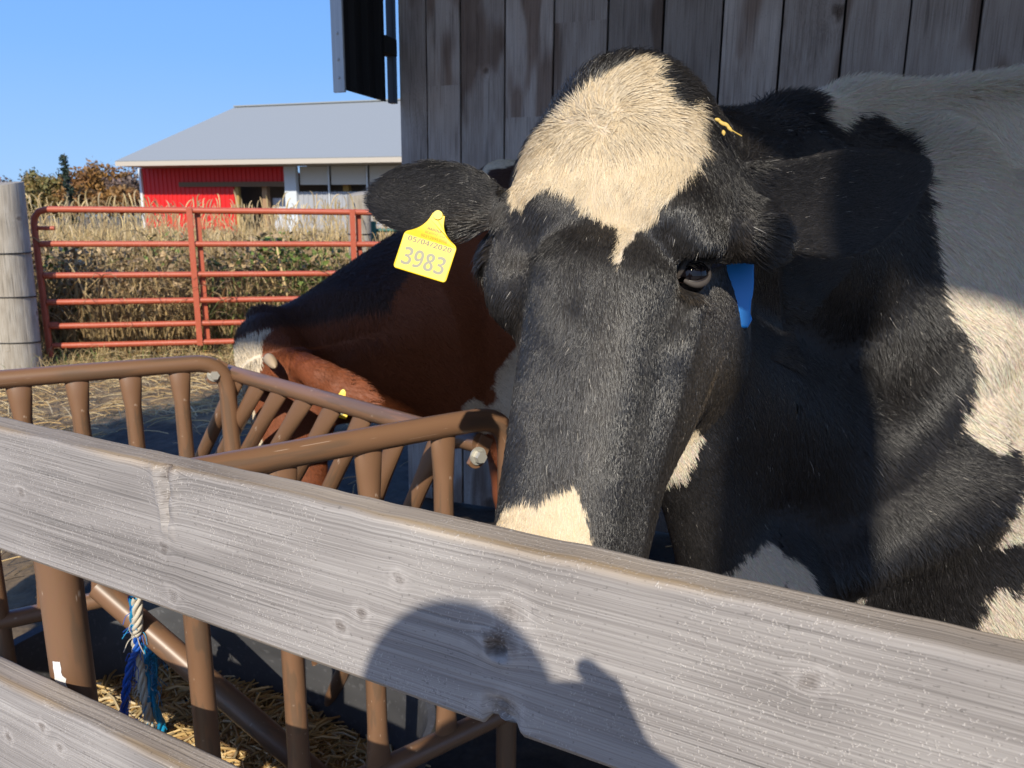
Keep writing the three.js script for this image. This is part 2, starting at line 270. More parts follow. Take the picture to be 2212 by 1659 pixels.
tag(scatterStalks('straw_litter', 16000, 11, (R) => {
  const z = -2.2 - 6.2 * Math.pow(R(), 0.8), x = -6.5 + R() * 7.5, d = fbm(x * 0.9 + 4, z * 0.9, 8, 4) + 0.22 * smooth(3.6, 5.2, -z) - 0.16 * smooth(-2.0, -0.9, x);
  if (R() > smooth(0.38, 0.62, d) + 0.04) return null; return V(x, (fbm(x * 1.7, z * 1.7, 3, 4) - 0.5) * 0.11 + 0.012 + R() * 0.02, z);
}, 0.15, 0.35, GOLD), 'loose golden straw scattered over the mud in front of the red gate', 'straw');

// ───────────── the red gate, its posts, the dry field ─────────────
const atFlat = (x, y, D) => { const d = at(x, y, 1).sub(camera.position); return camera.position.clone().addScaledVector(d, D / Math.hypot(d.x, d.z)); };
const gL = atFlat(88, 600, 7.92), gM = atFlat(425, 600, 7.59), gDir = gM.clone().sub(gL).setY(0).normalize(), gNear = V(-gDir.z, 0, gDir.x);
const alongGate = (x) => { const d = at(x, 600, 1).sub(camera.position).setY(0), n = gNear; const t = gL.clone().sub(camera.position).dot(n) / d.dot(n); return d.multiplyScalar(t).add(camera.position).sub(gL).dot(gDir); };
const onGate = (s, y, off = 0) => V(gL.x + gDir.x * s + gNear.x * off, y, gL.z + gDir.z * s + gNear.z * off);
const heightAt = (x, y, D) => atFlat(x, y, D).y;
const rustRed = (() => {
  const S = 256, map = pixels(S, S, (x, y) => { const t = fbm(x / 22, y / 60, 2, 4), s = noise(x / 3, y / 9, 4) > 0.86 ? 1 : 0; return [lerp(0.38, 0.47, t) + s * 0.10, lerp(0.066, 0.098, t) + s * 0.12, lerp(0.026, 0.042, t) + s * 0.1]; });
  map.repeat.set(1, 6); return new THREE.MeshStandardMaterial({ map, roughness: 0.5 });
})();
{
  const g = thing('tube_gate', 'red painted tube gate with six horizontal bars, standing before the dry grass', 'gate'), D = 7.75;
  const hs = [454, 527, 594, 651, 702, 744].map((y) => heightAt(250, y, D)), end = 4.6, r = 0.027;
  const hi = hs[0], lo = hs[5];
  mesh('frame', tube(bentPath([onGate(end, hi), onGate(0, hi), onGate(0, lo - 0.1)], 0.13), r * 1.05, 90, 12), rustRed, g);
  for (let k = 1; k < 6; k++) mesh('bar', tubeBetween(onGate(0.03, hs[k]), onGate(end, hs[k]), r, 12), rustRed, g);
  for (const x of [422, 766]) { const s = alongGate(x); for (const [ds, off] of [[0, 0.035], [0.055, -0.045]]) { const b = box(0.05, hi - lo + 0.05, 0.014); b.rotateY(Math.atan2(-gDir.z, gDir.x)); const p = onGate(s + ds, (hi + lo) / 2, off); b.translate(p.x, p.y, p.z); mesh('upright', b, rustRed, g); } }
  const h = mesh('hinge', tubeBetween(onGate(-0.02, hi - 0.16), onGate(0.16, hi - 0.16), 0.018), rustRed, g);
  mesh('hinge', tubeBetween(onGate(-0.02, lo + 0.2), onGate(0.1, lo + 0.2), 0.018), rustRed, g);
}
const postWood = woodMaps({ w: 512, h: 512, U: 1.6, Vv: 1.0, seed: 5, base: [0.37, 0.32, 0.25], dark: [0.22, 0.18, 0.13], pale: [0.50, 0.455, 0.38], knots: [[0.5, 0.3, 0.02, 0.7], [1.1, 0.7, 0.015, 0.7], [1.3, 0.2, 0.02, 0.6]], ring: 0.45, crack: 0.8 });
const postMat = new THREE.MeshStandardMaterial({ ...postWood, bumpScale: 0.006, roughness: 0.9 });
function roundPost(label, base, top, r, wires, group) {
  const o = thing('fence_post', label, 'fence post', group); o.position.copy(base);
  const H = top.y - base.y + 0.15, lean = (top.x - base.x) / H, lz = (top.z - base.z) / H, R = rng(Math.floor(r * 1000)), prof = [];
  const g = new THREE.CylinderGeometry(r * 0.95, r * 1.05, H, 36, 24); g.translate(0, H / 2 - 0.15, 0);
  const p = g.attributes.position, u = g.attributes.uv; for (let i = 0; i < p.count; i++) { const y = p.getY(i), a = Math.atan2(p.getZ(i), p.getX(i)), k = 1 + 0.05 * (noise(Math.cos(a) * 2 + 5, Math.sin(a) * 2 + 5, y * 1.2) - 0.5); p.setX(i, p.getX(i) * k + lean * y); p.setZ(i, p.getZ(i) * k + lz * y); if (y > H - 0.16) p.setY(i, y + 0.03 * Math.cos(a + 1)); const t = u.getX(i); u.setXY(i, y / 1.6, t); } g.computeVertexNormals();
  mesh('trunk', g, postMat, o);
  const wm = std(0.03, 0.028, 0.025, 0.5, { metalness: 0.6 });
  for (const [y, tilt] of wires) { const t = new THREE.TorusGeometry(r * 1.02, 0.006, 6, 40); t.rotateX(Math.PI / 2 + tilt); t.translate(lean * y, y, lz * y); mesh('wire', t, wm, o); }
  return o;
}
{
  const D = 7.72, b = atFlat(40, 800, D).setY(0), t = atFlat(0, 398, D); const H = t.y;
  roundPost('thick pale round post with three black wires at the left end of the gate', b, t, 0.182, [[heightAt(30, 545, D), 0.02], [heightAt(36, 640, D), -0.05], [heightAt(42, 738, D), -0.09]]);
  const D2 = 8.6, b2 = atFlat(783, 760, D2).setY(0), t2 = atFlat(776, 418, D2);
  roundPost('pale wooden post behind the right part of the red gate, beside the green gate', b2, t2, 0.128, [[heightAt(780, 505, D2), 0.03]]);
  const gg = thing('metal_gate', 'dark green tube gate standing behind the right wooden post', 'gate'), gm = std(0.03, 0.13, 0.09, 0.5), D3 = 8.9;
  const P = (x, y) => { const p = atFlat(x, 520, D3); p.y = y; return p; }, a = P(808, 0), q = P(1010, 0), y1 = heightAt(808, 478, D3), y0 = 0.25, put = (p, y) => p.clone().setY(y);
  mesh('upright', tubeBetween(put(a, 0.1), put(a, y1), 0.03), gm, gg); mesh('upright', tubeBetween(put(q, 0.1), put(q, y1), 0.03), gm, gg);
  for (let k = 0; k < 4; k++) mesh('bar', tubeBetween(put(a, lerp(y0, y1 - 0.1, k / 3)), put(q, lerp(y0, y1 - 0.1, k / 3)), 0.02), gm, gg);
}
{   // tall dry grass with nodding seed heads, leaves and brown weeds below
  const stem = (() => {
    const pts = []; for (let i = 0; i <= 8; i++) { const t = i / 8; pts.push(V(0, t * 0.86 - 0.02, 0.10 * t * t)); }
    const st = sweep(pts, V(1, 0, 0), (t) => 0.0017 * (1.3 - 0.6 * t), (t) => 0.0017 * (1.3 - 0.6 * t), 4), hp = [];
    for (let i = 0; i <= 7; i++) { const t = i / 7; hp.push(V(0.01 * t, 0.84 + 0.115 * Math.sin(t * 1.5), 0.098 + 0.055 * t * t)); }
    return join([st, sweep(hp, V(1, 0, 0), (t) => 0.0056 * Math.pow(Math.sin(Math.PI * clamp(t * 0.93 + 0.05)), 0.7), (t) => 0.0050 * Math.pow(Math.sin(Math.PI * clamp(t * 0.93 + 0.05)), 0.7), 5)]);
  })();
  const blade = (() => { const pos = [], idx = []; for (let i = 0; i <= 6; i++) { const t = i / 6, w = 0.0085 * (1 - t * t) + 0.0006, y = Math.sin(t * 1.9) / 1.9 * 1.55 * (t < 0.9 ? 1 : 0.99), z = 0.42 * t * t; pos.push(-w, y * 0.72, z, 0, y * 0.72 - 0.004, z + 0.003, w, y * 0.72, z); } for (let i = 0; i < 6; i++) { const a = i * 3; idx.push(a, a + 1, a + 3, a + 1, a + 4, a + 3, a + 1, a + 2, a + 4, a + 2, a + 5, a + 4); } const g = new THREE.BufferGeometry(); g.setAttribute('position', new THREE.Float32BufferAttribute(pos, 3)); g.setIndex(idx); g.computeVertexNormals(); return g; })();
  const leaf = (() => { const s = new THREE.BufferGeometry(); s.setAttribute('position', new THREE.Float32BufferAttribute([0, 0, 0, -0.35, 0.4, 0.06, 0, 0.45, -0.04, 0.35, 0.4, 0.06, 0, 1, 0.12], 3)); s.setIndex([0, 2, 1, 0, 3, 2, 1, 2, 4, 2, 3, 4]); s.computeVertexNormals(); return s; })();
  const gm = new THREE.MeshPhysicalMaterial({ color: 0xffffff, roughness: 0.75, side: THREE.DoubleSide });
  const spot = (R, near, far, pw) => { const s = -2.5 + R() * 8.5, o = -(near + (far - near) * Math.pow(R(), pw)); const p = onGate(s, 0, o); p.x += (p.x - 0) * (-o) * 0.07; return p; };
  const put = (R, p, h, lean, wide = 1) => { const a = R() * 6.283, y = V((R() - 0.5) * lean, 1, (R() - 0.5) * lean).normalize(), x = V(Math.cos(a), 0, Math.sin(a)); x.addScaledVector(y, -x.dot(y)).normalize(); const z = x.clone().cross(y); return new THREE.Matrix4().makeBasis(x.multiplyScalar(h * wide), y.multiplyScalar(h), z.multiplyScalar(h * wide)).setPosition(p); };
  let R = rng(21), m = [], c = [];
  for (let k = 0; k < 22000; k++) { const p = spot(R, 0.9, 9, 1.2), gap = 0.5 + 0.75 * fbm(p.x * 0.8, p.z * 0.8, 1, 2); const h = (0.74 + 0.52 * R() + (R() < 0.10 ? 0.46 : 0)) * lerp(0.80, 1.05, gap - 0.2), b = 0.7 + 0.6 * R(); m.push(put(R, p, h, 0.5, 0.85)); c.push([[0.48, 0.34, 0.145], [0.55, 0.41, 0.19], [0.40, 0.27, 0.12], [0.50, 0.38, 0.21]][Math.floor(R() * 4)].map((q) => q * b)); }
  tag(instances('tall_grass', stem, gm, m, c), 'tall dry grass with drooping golden seed heads behind the red gate', 'grass');
  R = rng(22); m = []; c = [];
  for (let k = 0; k < 52000; k++) { const p = spot(R, 0.25, 8, 1.5), green = smooth(0.52, 0.68, fbm(p.x * 1.1 + 7, p.z * 1.1, 4, 3)) * 0.8, h = (0.28 + 0.62 * R()) * (R() < 0.25 ? 1.5 : 1), b = 0.6 + 0.7 * R(); p.y = R() * R() * 0.5; m.push(put(R, p, h, 0.9, 0.9)); const t = R() < green * 0.35 ? [0.17, 0.19, 0.05] : [[0.42, 0.29, 0.125], [0.31, 0.21, 0.095], [0.46, 0.335, 0.16], [0.25, 0.175, 0.09]][Math.floor(R() * 4)]; c.push(t.map((q) => q * b)); }
  tag(instances('grass', blade, gm, m, c), 'tangled tan grass blades filling the field behind the red gate', 'grass');
  R = rng(23); m = []; c = [];
  for (let k = 0; k < 60000; k++) { const p = spot(R, 0.35, 5, 1.6), cl = fbm(p.x * 1.6, p.z * 1.6, 12, 3); if (cl < 0.44) continue; p.y = 0.05 + R() * (0.62 + 0.6 * cl); const green = smooth(0.50, 0.66, fbm(p.x * 1.1 + 7, p.z * 1.1, 4, 3)), b = 0.55 + 0.8 * R(); m.push(put(R, p, 0.03 + 0.055 * R(), 4)); const t = R() < green * 0.7 ? [0.14, 0.19, 0.04] : [[0.34, 0.235, 0.125], [0.42, 0.29, 0.15], [0.27, 0.19, 0.10]][Math.floor(R() * 3)]; c.push(t.map((q) => q * b)); }
  tag(instances('weeds', leaf, gm, m, c), 'low brown and green weeds growing right behind the red gate', 'weeds');
  R = rng(24); m = []; c = [];
  for (let k = 0; k < 2600; k++) { const s = -1.2 + R() * 6.5, p = onGate(s, 0, (R() - 0.35) * 0.75), h = 0.12 + 0.3 * R() * R(), b = 0.7 + 0.6 * R(); m.push(put(R, p, h, 1.3, 1)); c.push((R() < 0.2 ? [0.14, 0.2, 0.05] : [0.45, 0.33, 0.15]).map((q) => q * b)); }
  tag(instances('grass_tuft', blade, gm, m, c), 'short dry grass along the foot of the red gate', 'grass');
}

// ───────────── far trees ─────────────
{
  const bark = std(0.10, 0.085, 0.07, 0.9), leafMat = new THREE.MeshPhysicalMaterial({ vertexColors: true, roughness: 0.7, side: THREE.DoubleSide });
  function tree(name, label, px, top, D, wide, tones, seed, dense = 1, conifer = false) {
    const R = rng(seed), b = atFlat(px, 480, D).setY(0), H = heightAt(px, top - 16, D) * 1.06, o = thing(name, label, 'tree', 'trees beyond the field'); o.position.copy(b);
    const limbs = [], ends = [], w = wide * (conifer ? 1 : 1.2) / FOCAL * D / 2;
    limbs.push(tubeBetween(V(0, -0.2, 0), V(0.1, H * (conifer ? 0.97 : 0.5), 0), H * 0.026, 8, conifer ? 0.02 : H * 0.016));
    const nl = conifer ? 30 : 12;
    for (let k = 0; k < nl; k++) {
      const a = R() * 6.283, t = conifer ? 0.1 + 0.85 * k / nl : 0.28 + 0.25 * R(), r = conifer ? w * (1.02 - t) + 0.15 : w * (0.35 + 0.6 * R()), e = V(Math.cos(a) * r, conifer ? H * t - r * 0.1 : H * (0.45 + 0.5 * R() * (1 - (r / w) * 0.45)), Math.sin(a) * r), s = V(0.1 * t, H * (conifer ? t : t), 0);
      limbs.push(tubeBetween(s, e, H * (conifer ? 0.006 : 0.012), 6, H * 0.004)); ends.push([s, e]);
      if (!conifer) for (let q = 0; q < 3; q++) { const m = s.clone().lerp(e, 0.5 + 0.4 * R()), f = m.clone().add(V((R() - 0.5) * w, R() * H * 0.25, (R() - 0.5) * w)); limbs.push(tubeBetween(m, f, H * 0.005, 5, H * 0.002)); ends.push([m, f]); }
    }
    mesh('trunk', join(limbs), bark, o);
    const pos = [], col = [], idx = [];
    const per = Math.round((conifer ? 90 : 105) * dense), lf = conifer ? 0.10 : 0.15;
    for (const [s, e] of ends) { const tone = tones[Math.floor(R() * tones.length)]; for (let k = 0; k < per; k++) { const t = conifer ? R() : 0.55 + 0.5 * R(), sp = conifer ? 0.16 : w * 0.30, c = s.clone().lerp(e, t).add(V((R() + R() + R() - 1.5) * sp, (R() + R() + R() - 1.5) * sp * 0.85, (R() + R() + R() - 1.5) * sp)), d1 = V(R() - 0.5, R() - 0.5, R() - 0.5).normalize(), d2 = V(R() - 0.5, R() - 0.5, R() - 0.5).cross(d1).normalize(), L = lf * (0.6 + 0.9 * R()), i = pos.length / 3; for (const [x, y] of [[-1, 0], [0, 0.55], [1, 0], [0, -0.55]]) { const p = c.clone().addScaledVector(d1, x * L).addScaledVector(d2, y * L); pos.push(p.x, p.y, p.z); const v = 0.75 + 0.25 * ((k * 7) % 5) / 2; col.push(tone[0] * v, tone[1] * v, tone[2] * v); } idx.push(i, i + 1, i + 2, i, i + 2, i + 3); } }
    const g = new THREE.BufferGeometry(); g.setAttribute('position', new THREE.Float32BufferAttribute(pos, 3)); g.setAttribute('color', new THREE.Float32BufferAttribute(col, 3)); g.setIndex(idx); g.computeVertexNormals(); mesh('crown', g, leafMat, o);
  }
  const rust = [[0.22, 0.10, 0.025], [0.26, 0.13, 0.03], [0.18, 0.10, 0.03]], olive = [[0.17, 0.13, 0.03], [0.13, 0.115, 0.03], [0.20, 0.13, 0.035]], grey = [[0.17, 0.11, 0.08], [0.14, 0.10, 0.08]];
  tree('deciduous_tree', 'rusty orange autumn tree, the widest crown between the left post and the red barn', 225, 376, 74, 92, rust, 31, 1.3);
  tree('deciduous_tree', 'olive yellow autumn tree left of the orange tree and behind the small conifer', 130, 396, 76, 86, olive, 32, 1.2);
  tree('deciduous_tree', 'small olive tree rising just right of the thick left post', 64, 398, 82, 66, olive, 33, 0.9);
  tree('deciduous_tree', 'thin brownish pink bare tree next to the left corner of the red barn', 285, 392, 70, 60, grey, 34, 0.7);
  tree('deciduous_tree', 'low orange tree filling the gap between the olive and the rusty tree', 178, 420, 66, 80, rust, 35, 1);
  tree('deciduous_tree', 'low grey brown tree left of the thick wooden post at the picture edge', -6, 410, 78, 90, grey, 36, 0.8);
  tree('conifer_tree', 'small dark narrow conifer poking above the autumn trees', 153, 352, 64, 26, [[0.022, 0.04, 0.025], [0.03, 0.05, 0.03]], 37, 0.55, true);
  tree('deciduous_tree', 'low reddish shrubby tree in front of the rusty tree by the barn corner', 262, 424, 62, 70, rust, 38, 1);
  tree('deciduous_tree', 'low grey green tree between the post and the olive tree', 95, 424, 68, 70, olive, 39, 1);
}

// ───────────── red barn ─────────────
{
  const E0 = at(250, 350, 42), yaw = -0.309, o = thing('barn', 'long red barn with grey metal roof and white curtain side behind the dry field', 'barn'); o.position.set(E0.x, 0, E0.z); o.rotation.y = yaw; o.updateMatrixWorld(true);
  const inv = o.matrixWorld.clone().invert(), wz = -2.0, ev = E0.y;
  const onWall = (x, y, z = wz) => { const a = camera.position.clone().applyMatrix4(inv), b = at(x, y, 1).applyMatrix4(inv).sub(a); return a.addScaledVector(b, (z - a.z) / b.z); };
  const ridgeZ = -10.8, ridgeY = (() => { const p = onWall(520, 232, ridgeZ); return p.y; })(), len = 34;
  // roof: standing-seam sheets, front and back slope
  const roofMat = std(0.275, 0.29, 0.285, 0.85), slopeGeo = (z0, y0, z1, y1) => {
    const list = [], L = Math.hypot(z1 - z0, y1 - y0), ang = Math.atan2(y1 - y0, -(z1 - z0)), n = Math.round(len / 0.9);
    const s = box(len, 0.05, L); const r = []; r.push(s); for (let k = 0; k <= n; k++) r.push(box(0.05, 0.04, L, -len / 2 + 0.03 + k * (len - 0.06) / n, 0.04, 0));
    const g = s; g.rotateX(ang); g.translate(len / 2, (y0 + y1) / 2 + 0.02, (z0 + z1) / 2); return g;
  };
  mesh('roof', slopeGeo(0.05, ev, ridgeZ, ridgeY), roofMat, o); mesh('roof', slopeGeo(2 * ridgeZ, ev, ridgeZ - 0.02, ridgeY), roofMat, o);
  mesh('ridge_cap', box(len, 0.08, 0.5, len / 2, ridgeY + 0.06, ridgeZ), roofMat, o);
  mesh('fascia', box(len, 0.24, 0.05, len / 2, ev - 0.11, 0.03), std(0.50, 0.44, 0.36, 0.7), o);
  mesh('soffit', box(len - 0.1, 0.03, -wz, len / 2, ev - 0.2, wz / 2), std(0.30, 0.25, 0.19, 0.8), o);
  const red = std(0.66, 0.016, 0.014, 0.55), corr = (w, h) => { const sh = new THREE.Shape(), n = Math.round(w / 0.30); sh.moveTo(0, 0); for (let k = 0; k < n; k++) { const a = k / n * w, q = w / n; sh.lineTo(a + q * 0.62, 0); sh.lineTo(a + q * 0.70, -0.045); sh.lineTo(a + q * 0.90, -0.045); sh.lineTo(a + q * 0.98, 0); } sh.lineTo(w, 0); sh.lineTo(w, 0.06); sh.lineTo(0, 0.06); const g = new THREE.ExtrudeGeometry(sh, { depth: h, bevelEnabled: false }); g.rotateX(-Math.PI / 2); return g; };
  const xL = onWall(308, 420).x, xOpen = onWall(505, 420).x, xCol = onWall(620, 420).x, xCol2 = onWall(645, 420).x, yHead = onWall(560, 404).y, top = ev - 0.22;
  const panel = (x0, x1, y0, y1) => { const g = corr(x1 - x0, y1 - y0); g.translate(x0, y0, wz - 0.06); return g; };
  mesh('wall', panel(xL, xOpen, -0.2, top), red, o); mesh('wall', panel(xOpen + 0.002, xCol, yHead + 0.28, top), red, o);
  mesh('gable_wall', box(0.08, top + 0.2, 17, xL + 0.02, top / 2 - 0.1, wz - 0.14 - 8.5), red, o);
  mesh('corner_trim', box(0.16, top + 0.2, 0.16, xL - 0.02, top / 2 - 0.1, wz - 0.0), std(0.7, 0.7, 0.7, 0.6), o);
  const xb = onWall(390, 400).x; mesh('header_beam', box(xCol - xb, 0.26, 0.12, (xb + xCol) / 2, yHead + 0.15, wz + 0.08), std(0.16, 0.10, 0.06, 0.8), o);
  mesh('column', box(xCol2 - xCol, top + 0.2, 0.3, (xCol + xCol2) / 2, top / 2 - 0.1, wz + 0.06, 0.02), std(0.62, 0.66, 0.70, 0.6), o);
  const wood = std(0.36, 0.22, 0.12, 0.8), xp = onWall(563, 420).x; mesh('post', box(0.32, yHead + 0.3, 0.3, xp, yHead / 2, wz - 0.5), wood, o);
  const xo = onWall(508, 420).x; mesh('post', box(0.3, yHead + 0.2, 0.2, xo, yHead / 2, wz - 0.2), std(0.40, 0.27, 0.09, 0.8), o);
  const xor = onWall(735, 420).x; mesh('post', box(0.34, 3.6, 0.3, xor, 1.8, wz - 0.75), std(0.50, 0.26, 0.06, 0.8), o);
  const yg = onWall(590, 427).y; mesh('rail_panel', box(xCol - xp, yg, 0.1, (xCol + xp) / 2 + 0.1, yg / 2, wz - 1.0), std(0.55, 0.58, 0.66, 0.6), o);
  // curtain side
  const yc = onWall(700, 399).y, y2 = onWall(700, 413).y, xEnd = len - 1;
  const cloth = std(0.60, 0.58, 0.54, 0.75); let x0 = xCol2 + 0.02, n = 0; for (const px of [710, 793, 876, 960, 1045]) { const x1 = onWall(px, 370).x; mesh('curtain', box(x1 - x0 - 0.12, top - yc, 0.05, (x0 + x1) / 2, (top + yc) / 2, wz - 0.1 + (n % 2) * 0.006, 0.02), cloth, o); mesh('pipe', tubeBetween(V(x1 - 0.02, 0, wz), V(x1 - 0.02, top, wz), 0.06, 8), std(0.6, 0.62, 0.65, 0.4, { metalness: 0.3 }), o); x0 = x1 + 0.02; n++; }
  mesh('rail_panel', panel(xCol2, onWall(1045, 370).x, 0, y2 - 0.02), std(0.36, 0.37, 0.40, 0.6), o);
  const dark = std(0.24, 0.20, 0.16, 0.9); mesh('inner_wall', box(len - 4, ev - 0.5, 0.1, len / 2 + 0.3, (ev - 0.5) / 2, wz - 3.6), dark, o); mesh('inner_wall', box(len - 3, ev, 0.1, len / 2, ev / 2, 2 * ridgeZ + 2.6), dark, o); mesh('floor_slab', box(len - 3, 0.1, 17, len / 2, 0.05, ridgeZ), std(0.2, 0.19, 0.17, 0.9), o);
  mesh('gable_wall', box(0.08, top + 0.2, 17, len - 1.2, top / 2 - 0.1, wz - 8.6), red, o);
  // triangle of the left gable
  const tri = new THREE.Shape(); tri.moveTo(wz - 0.1, top); tri.lineTo(2 * ridgeZ - wz, top); tri.lineTo(ridgeZ, ridgeY - 0.15); const tg = new THREE.ExtrudeGeometry(tri, { depth: 0.06, bevelEnabled: false }); tg.rotateY(-Math.PI / 2); tg.translate(xL + 0.06, 0.003, 0); mesh('gable_wall', tg, red, o);
}

// ───────────── the shed: board wall, end panel, roof ─────────────
const W0 = V(-0.506, 0, -3.528), wDir = V(1.978, 0, 0.702).normalize(), wN = V(-wDir.z, 0, wDir.x);
{
  const o = thing('cattle_shed', 'open cattle shed with dark weathered board wall behind the cows', 'shed'), yaw = Math.atan2(-wDir.z, wDir.x); o.position.copy(W0); o.rotation.y = yaw;   // local x along the wall, z towards the yard
  const sets = []; for (let k = 0; k < 5; k++) {
    const R = rng(50 + k), kn = []; for (let q = 0; q < 4; q++) kn.push([0.15 + R() * 2.2, 0.03 + R() * 0.17, 0.010 + R() * 0.022, 0.6 + 0.35 * R()]);
    const st = R() * 40, m = woodMaps({ w: 1024, h: 128, U: 2.5, Vv: 0.23, seed: 60 + k * 7, base: [0.36, 0.315, 0.29], dark: [0.19, 0.155, 0.138], pale: [0.48, 0.44, 0.415], knots: kn, ring: 0.32, crack: 0.75, stain: (u, v) => smooth(0.54, 0.68, fbm(u * 2.2 + st, v * 9 + st, 0, 3)) * 0.85 });
    for (const tone of [0.75, 1.0, 1.2]) sets.push(new THREE.MeshStandardMaterial({ ...m, color: rgb(tone, tone * 0.99, tone * 0.98), bumpScale: 0.004, roughness: 0.88 }));
  }
  const R = rng(7); let x = 0; const H = 2.57;
  for (let k = 0; x < 5.6; k++) {
    const w = [0.135, 0.16, 0.20][k] ?? 0.205 + 0.018 * R(), z = (R() - 0.5) * 0.008, g = box(w - 0.006 - 0.004 * R(), H, 0.022, 0, H / 2, 0, 0.003), uv = g.attributes.uv, p = g.attributes.position, v0 = R() * 2.5;
    for (let i = 0; i < p.count; i++) uv.setXY(i, (p.getY(i) + v0) / 2.5, (p.getX(i) + w / 2) / 0.23);
    const b = mesh('board', g, sets[Math.floor(R() * sets.length)], o); b.position.set(x + w / 2, 0, z); b.rotation.y = (R() - 0.5) * 0.012; x += w;
  }
  const frame = new THREE.MeshStandardMaterial({ ...woodMaps({ w: 512, h: 128, U: 2, Vv: 0.3, seed: 91, base: [0.2, 0.17, 0.14], dark: [0.1, 0.08, 0.06], pale: [0.28, 0.25, 0.22], ring: 0.4 }), roughness: 0.9, bumpScale: 0.003 });
  for (const y of [0.5, 1.3, 2.4]) mesh('girt', box(5.5, 0.09, 0.04, 2.78, y, -0.036), frame, o);
  // backing sheet so that no light comes through the joints
  mesh('backing', box(5.5, 2.55, 0.01, 2.78, 1.275, -0.065), std(0.05, 0.045, 0.04, 0.9), o);
  // end panel of dark steel, hanging beside the wall's left end
  const yb = at(858, 243, 3.62).y, steel = std(0.016, 0.016, 0.018, 0.9), sh = new THREE.Shape(); sh.moveTo(0, 0);
  for (let k = 0; k < 3; k++) { const a = 0.085 + k * 0.1; sh.lineTo(a + 0.03, 0); sh.lineTo(a + 0.045, 0.02); sh.lineTo(a + 0.065, 0.02); sh.lineTo(a + 0.08, 0); }
  sh.lineTo(0.40, 0); sh.lineTo(0.40, -0.004); sh.lineTo(0, -0.004);
  const pg = new THREE.ExtrudeGeometry((() => { const s = new THREE.Shape(); s.moveTo(0.075, 0); for (let k = 0; k < 3; k++) { const a = 0.085 + k * 0.1; s.lineTo(a + 0.03, 0); s.lineTo(a + 0.045, 0.02); s.lineTo(a + 0.065, 0.02); s.lineTo(a + 0.08, 0); } s.lineTo(0.40, 0); s.lineTo(0.40, -0.004); s.lineTo(0.075, -0.004); return s; })(), { depth: 2.56 - yb, bevelEnabled: false });
  pg.rotateX(-Math.PI / 2); pg.rotateY(-Math.PI / 2); pg.translate(-0.03, yb, 0); mesh('end_panel', pg, steel, o);
  mesh('corner_strip', box(0.03, 2.57 - yb, 0.035, -0.026, yb + (2.57 - yb) / 2, 0.02), std(0.03, 0.03, 0.035, 0.5), o);
  mesh('cleat', box(0.05, 0.07, 0.10, -0.028, at(850, 127, 3.5).y, 0.06, 0.004), std(0.02, 0.018, 0.018, 0.8), o);
  const zinc = (() => { const S = 256, map = pixels(S, S, (x, y) => { const t = fbm(x / 24, y / 90, 3, 4); return [lerp(0.42, 0.62, t), lerp(0.46, 0.65, t), lerp(0.50, 0.68, t)]; }); return new THREE.MeshStandardMaterial({ map, roughness: 0.5, metalness: 0.15 }); })();
  const trim = mesh('corner_trim', box(0.052, 2.57 - yb, 0.012, -0.052, yb + (2.57 - yb) / 2 - 0.01, 0.408, 0.002), zinc, o);
  for (const py of [105, 155, 190]) { const s = new THREE.SphereGeometry(0.006, 10, 8); s.scale(1, 1, 0.6); s.translate(-0.05, at(752, py, 3.2).y, 0.415); mesh('screw', s, zinc, o); }
  // roof: polygon in plan, sloping up towards the yard
  const plan = [[-3.303, 0.90], [2.36, 2.90], [4.9, 1.9], [4.75, -2.0], [-0.45, -3.84], [-0.72, -3.0], [-2.617, -1.2]];
  const yAt = (x, z) => 2.62 + 0.177 * ((x - W0.x) * wN.x + (z - W0.z) * wN.z);
  const shp = new THREE.Shape(plan.map(([x, z]) => new THREE.Vector2(x, -z))), rg = new THREE.ExtrudeGeometry(shp, { depth: 0.05, bevelEnabled: false }); rg.rotateX(-Math.PI / 2);
  { const p = rg.attributes.position; for (let i = 0; i < p.count; i++) p.setY(i, p.getY(i) + yAt(p.getX(i), p.getZ(i))); rg.computeVertexNormals(); o.updateMatrixWorld(true); rg.applyMatrix4(o.matrixWorld.clone().invert()); }
  mesh('roof', rg, std(0.42, 0.35, 0.27, 0.8), o);
  for (let k = 0; k < 7; k++) { const a = W0.clone().addScaledVector(wDir, 0.3 + k * 0.8), b = a.clone().addScaledVector(wN, 4.6); a.y = yAt(a.x, a.z) - 0.08; b.y = yAt(b.x, b.z) - 0.08; const g = new THREE.BoxGeometry(0.05, 0.15, a.distanceTo(b)); const m = new THREE.Matrix4().lookAt(a, b, V(0, 1, 0)).setPosition(a.clone().lerp(b, 0.5)); g.applyMatrix4(m); g.applyMatrix4(o.matrixWorld.clone().invert()); mesh('rafter', g, frame, o); }
  for (const [px, w, y0, y1, z] of [[0.158, 0.255, 2.84, 3.27, 2.02], [0.205, 0.16, 3.20, 3.60, 2.075]]) { const b = box(w, y1 - y0, 0.05, 0, 0, 0, 0.006); b.rotateY(-0.08); b.translate(px, (y0 + y1) / 2, z); b.applyMatrix4(o.matrixWorld.clone().invert()); mesh('shade_board', b, frame, o); }  // unseen boards, added and shaped to shade the near cow's neck
  for (const [px, pz, pw] of [[4.6, 1.95, 0.105]]) { const b = V(px, 0, pz); const g = box(pw * 2, yAt(px, pz) + 0.2, pw * 2, 0, 0, 0, 0.008); g.rotateY(-0.08); g.translate(px, yAt(px, pz) / 2 - 0.1, pz); g.applyMatrix4(o.matrixWorld.clone().invert()); mesh('post', g, frame, o); }
}

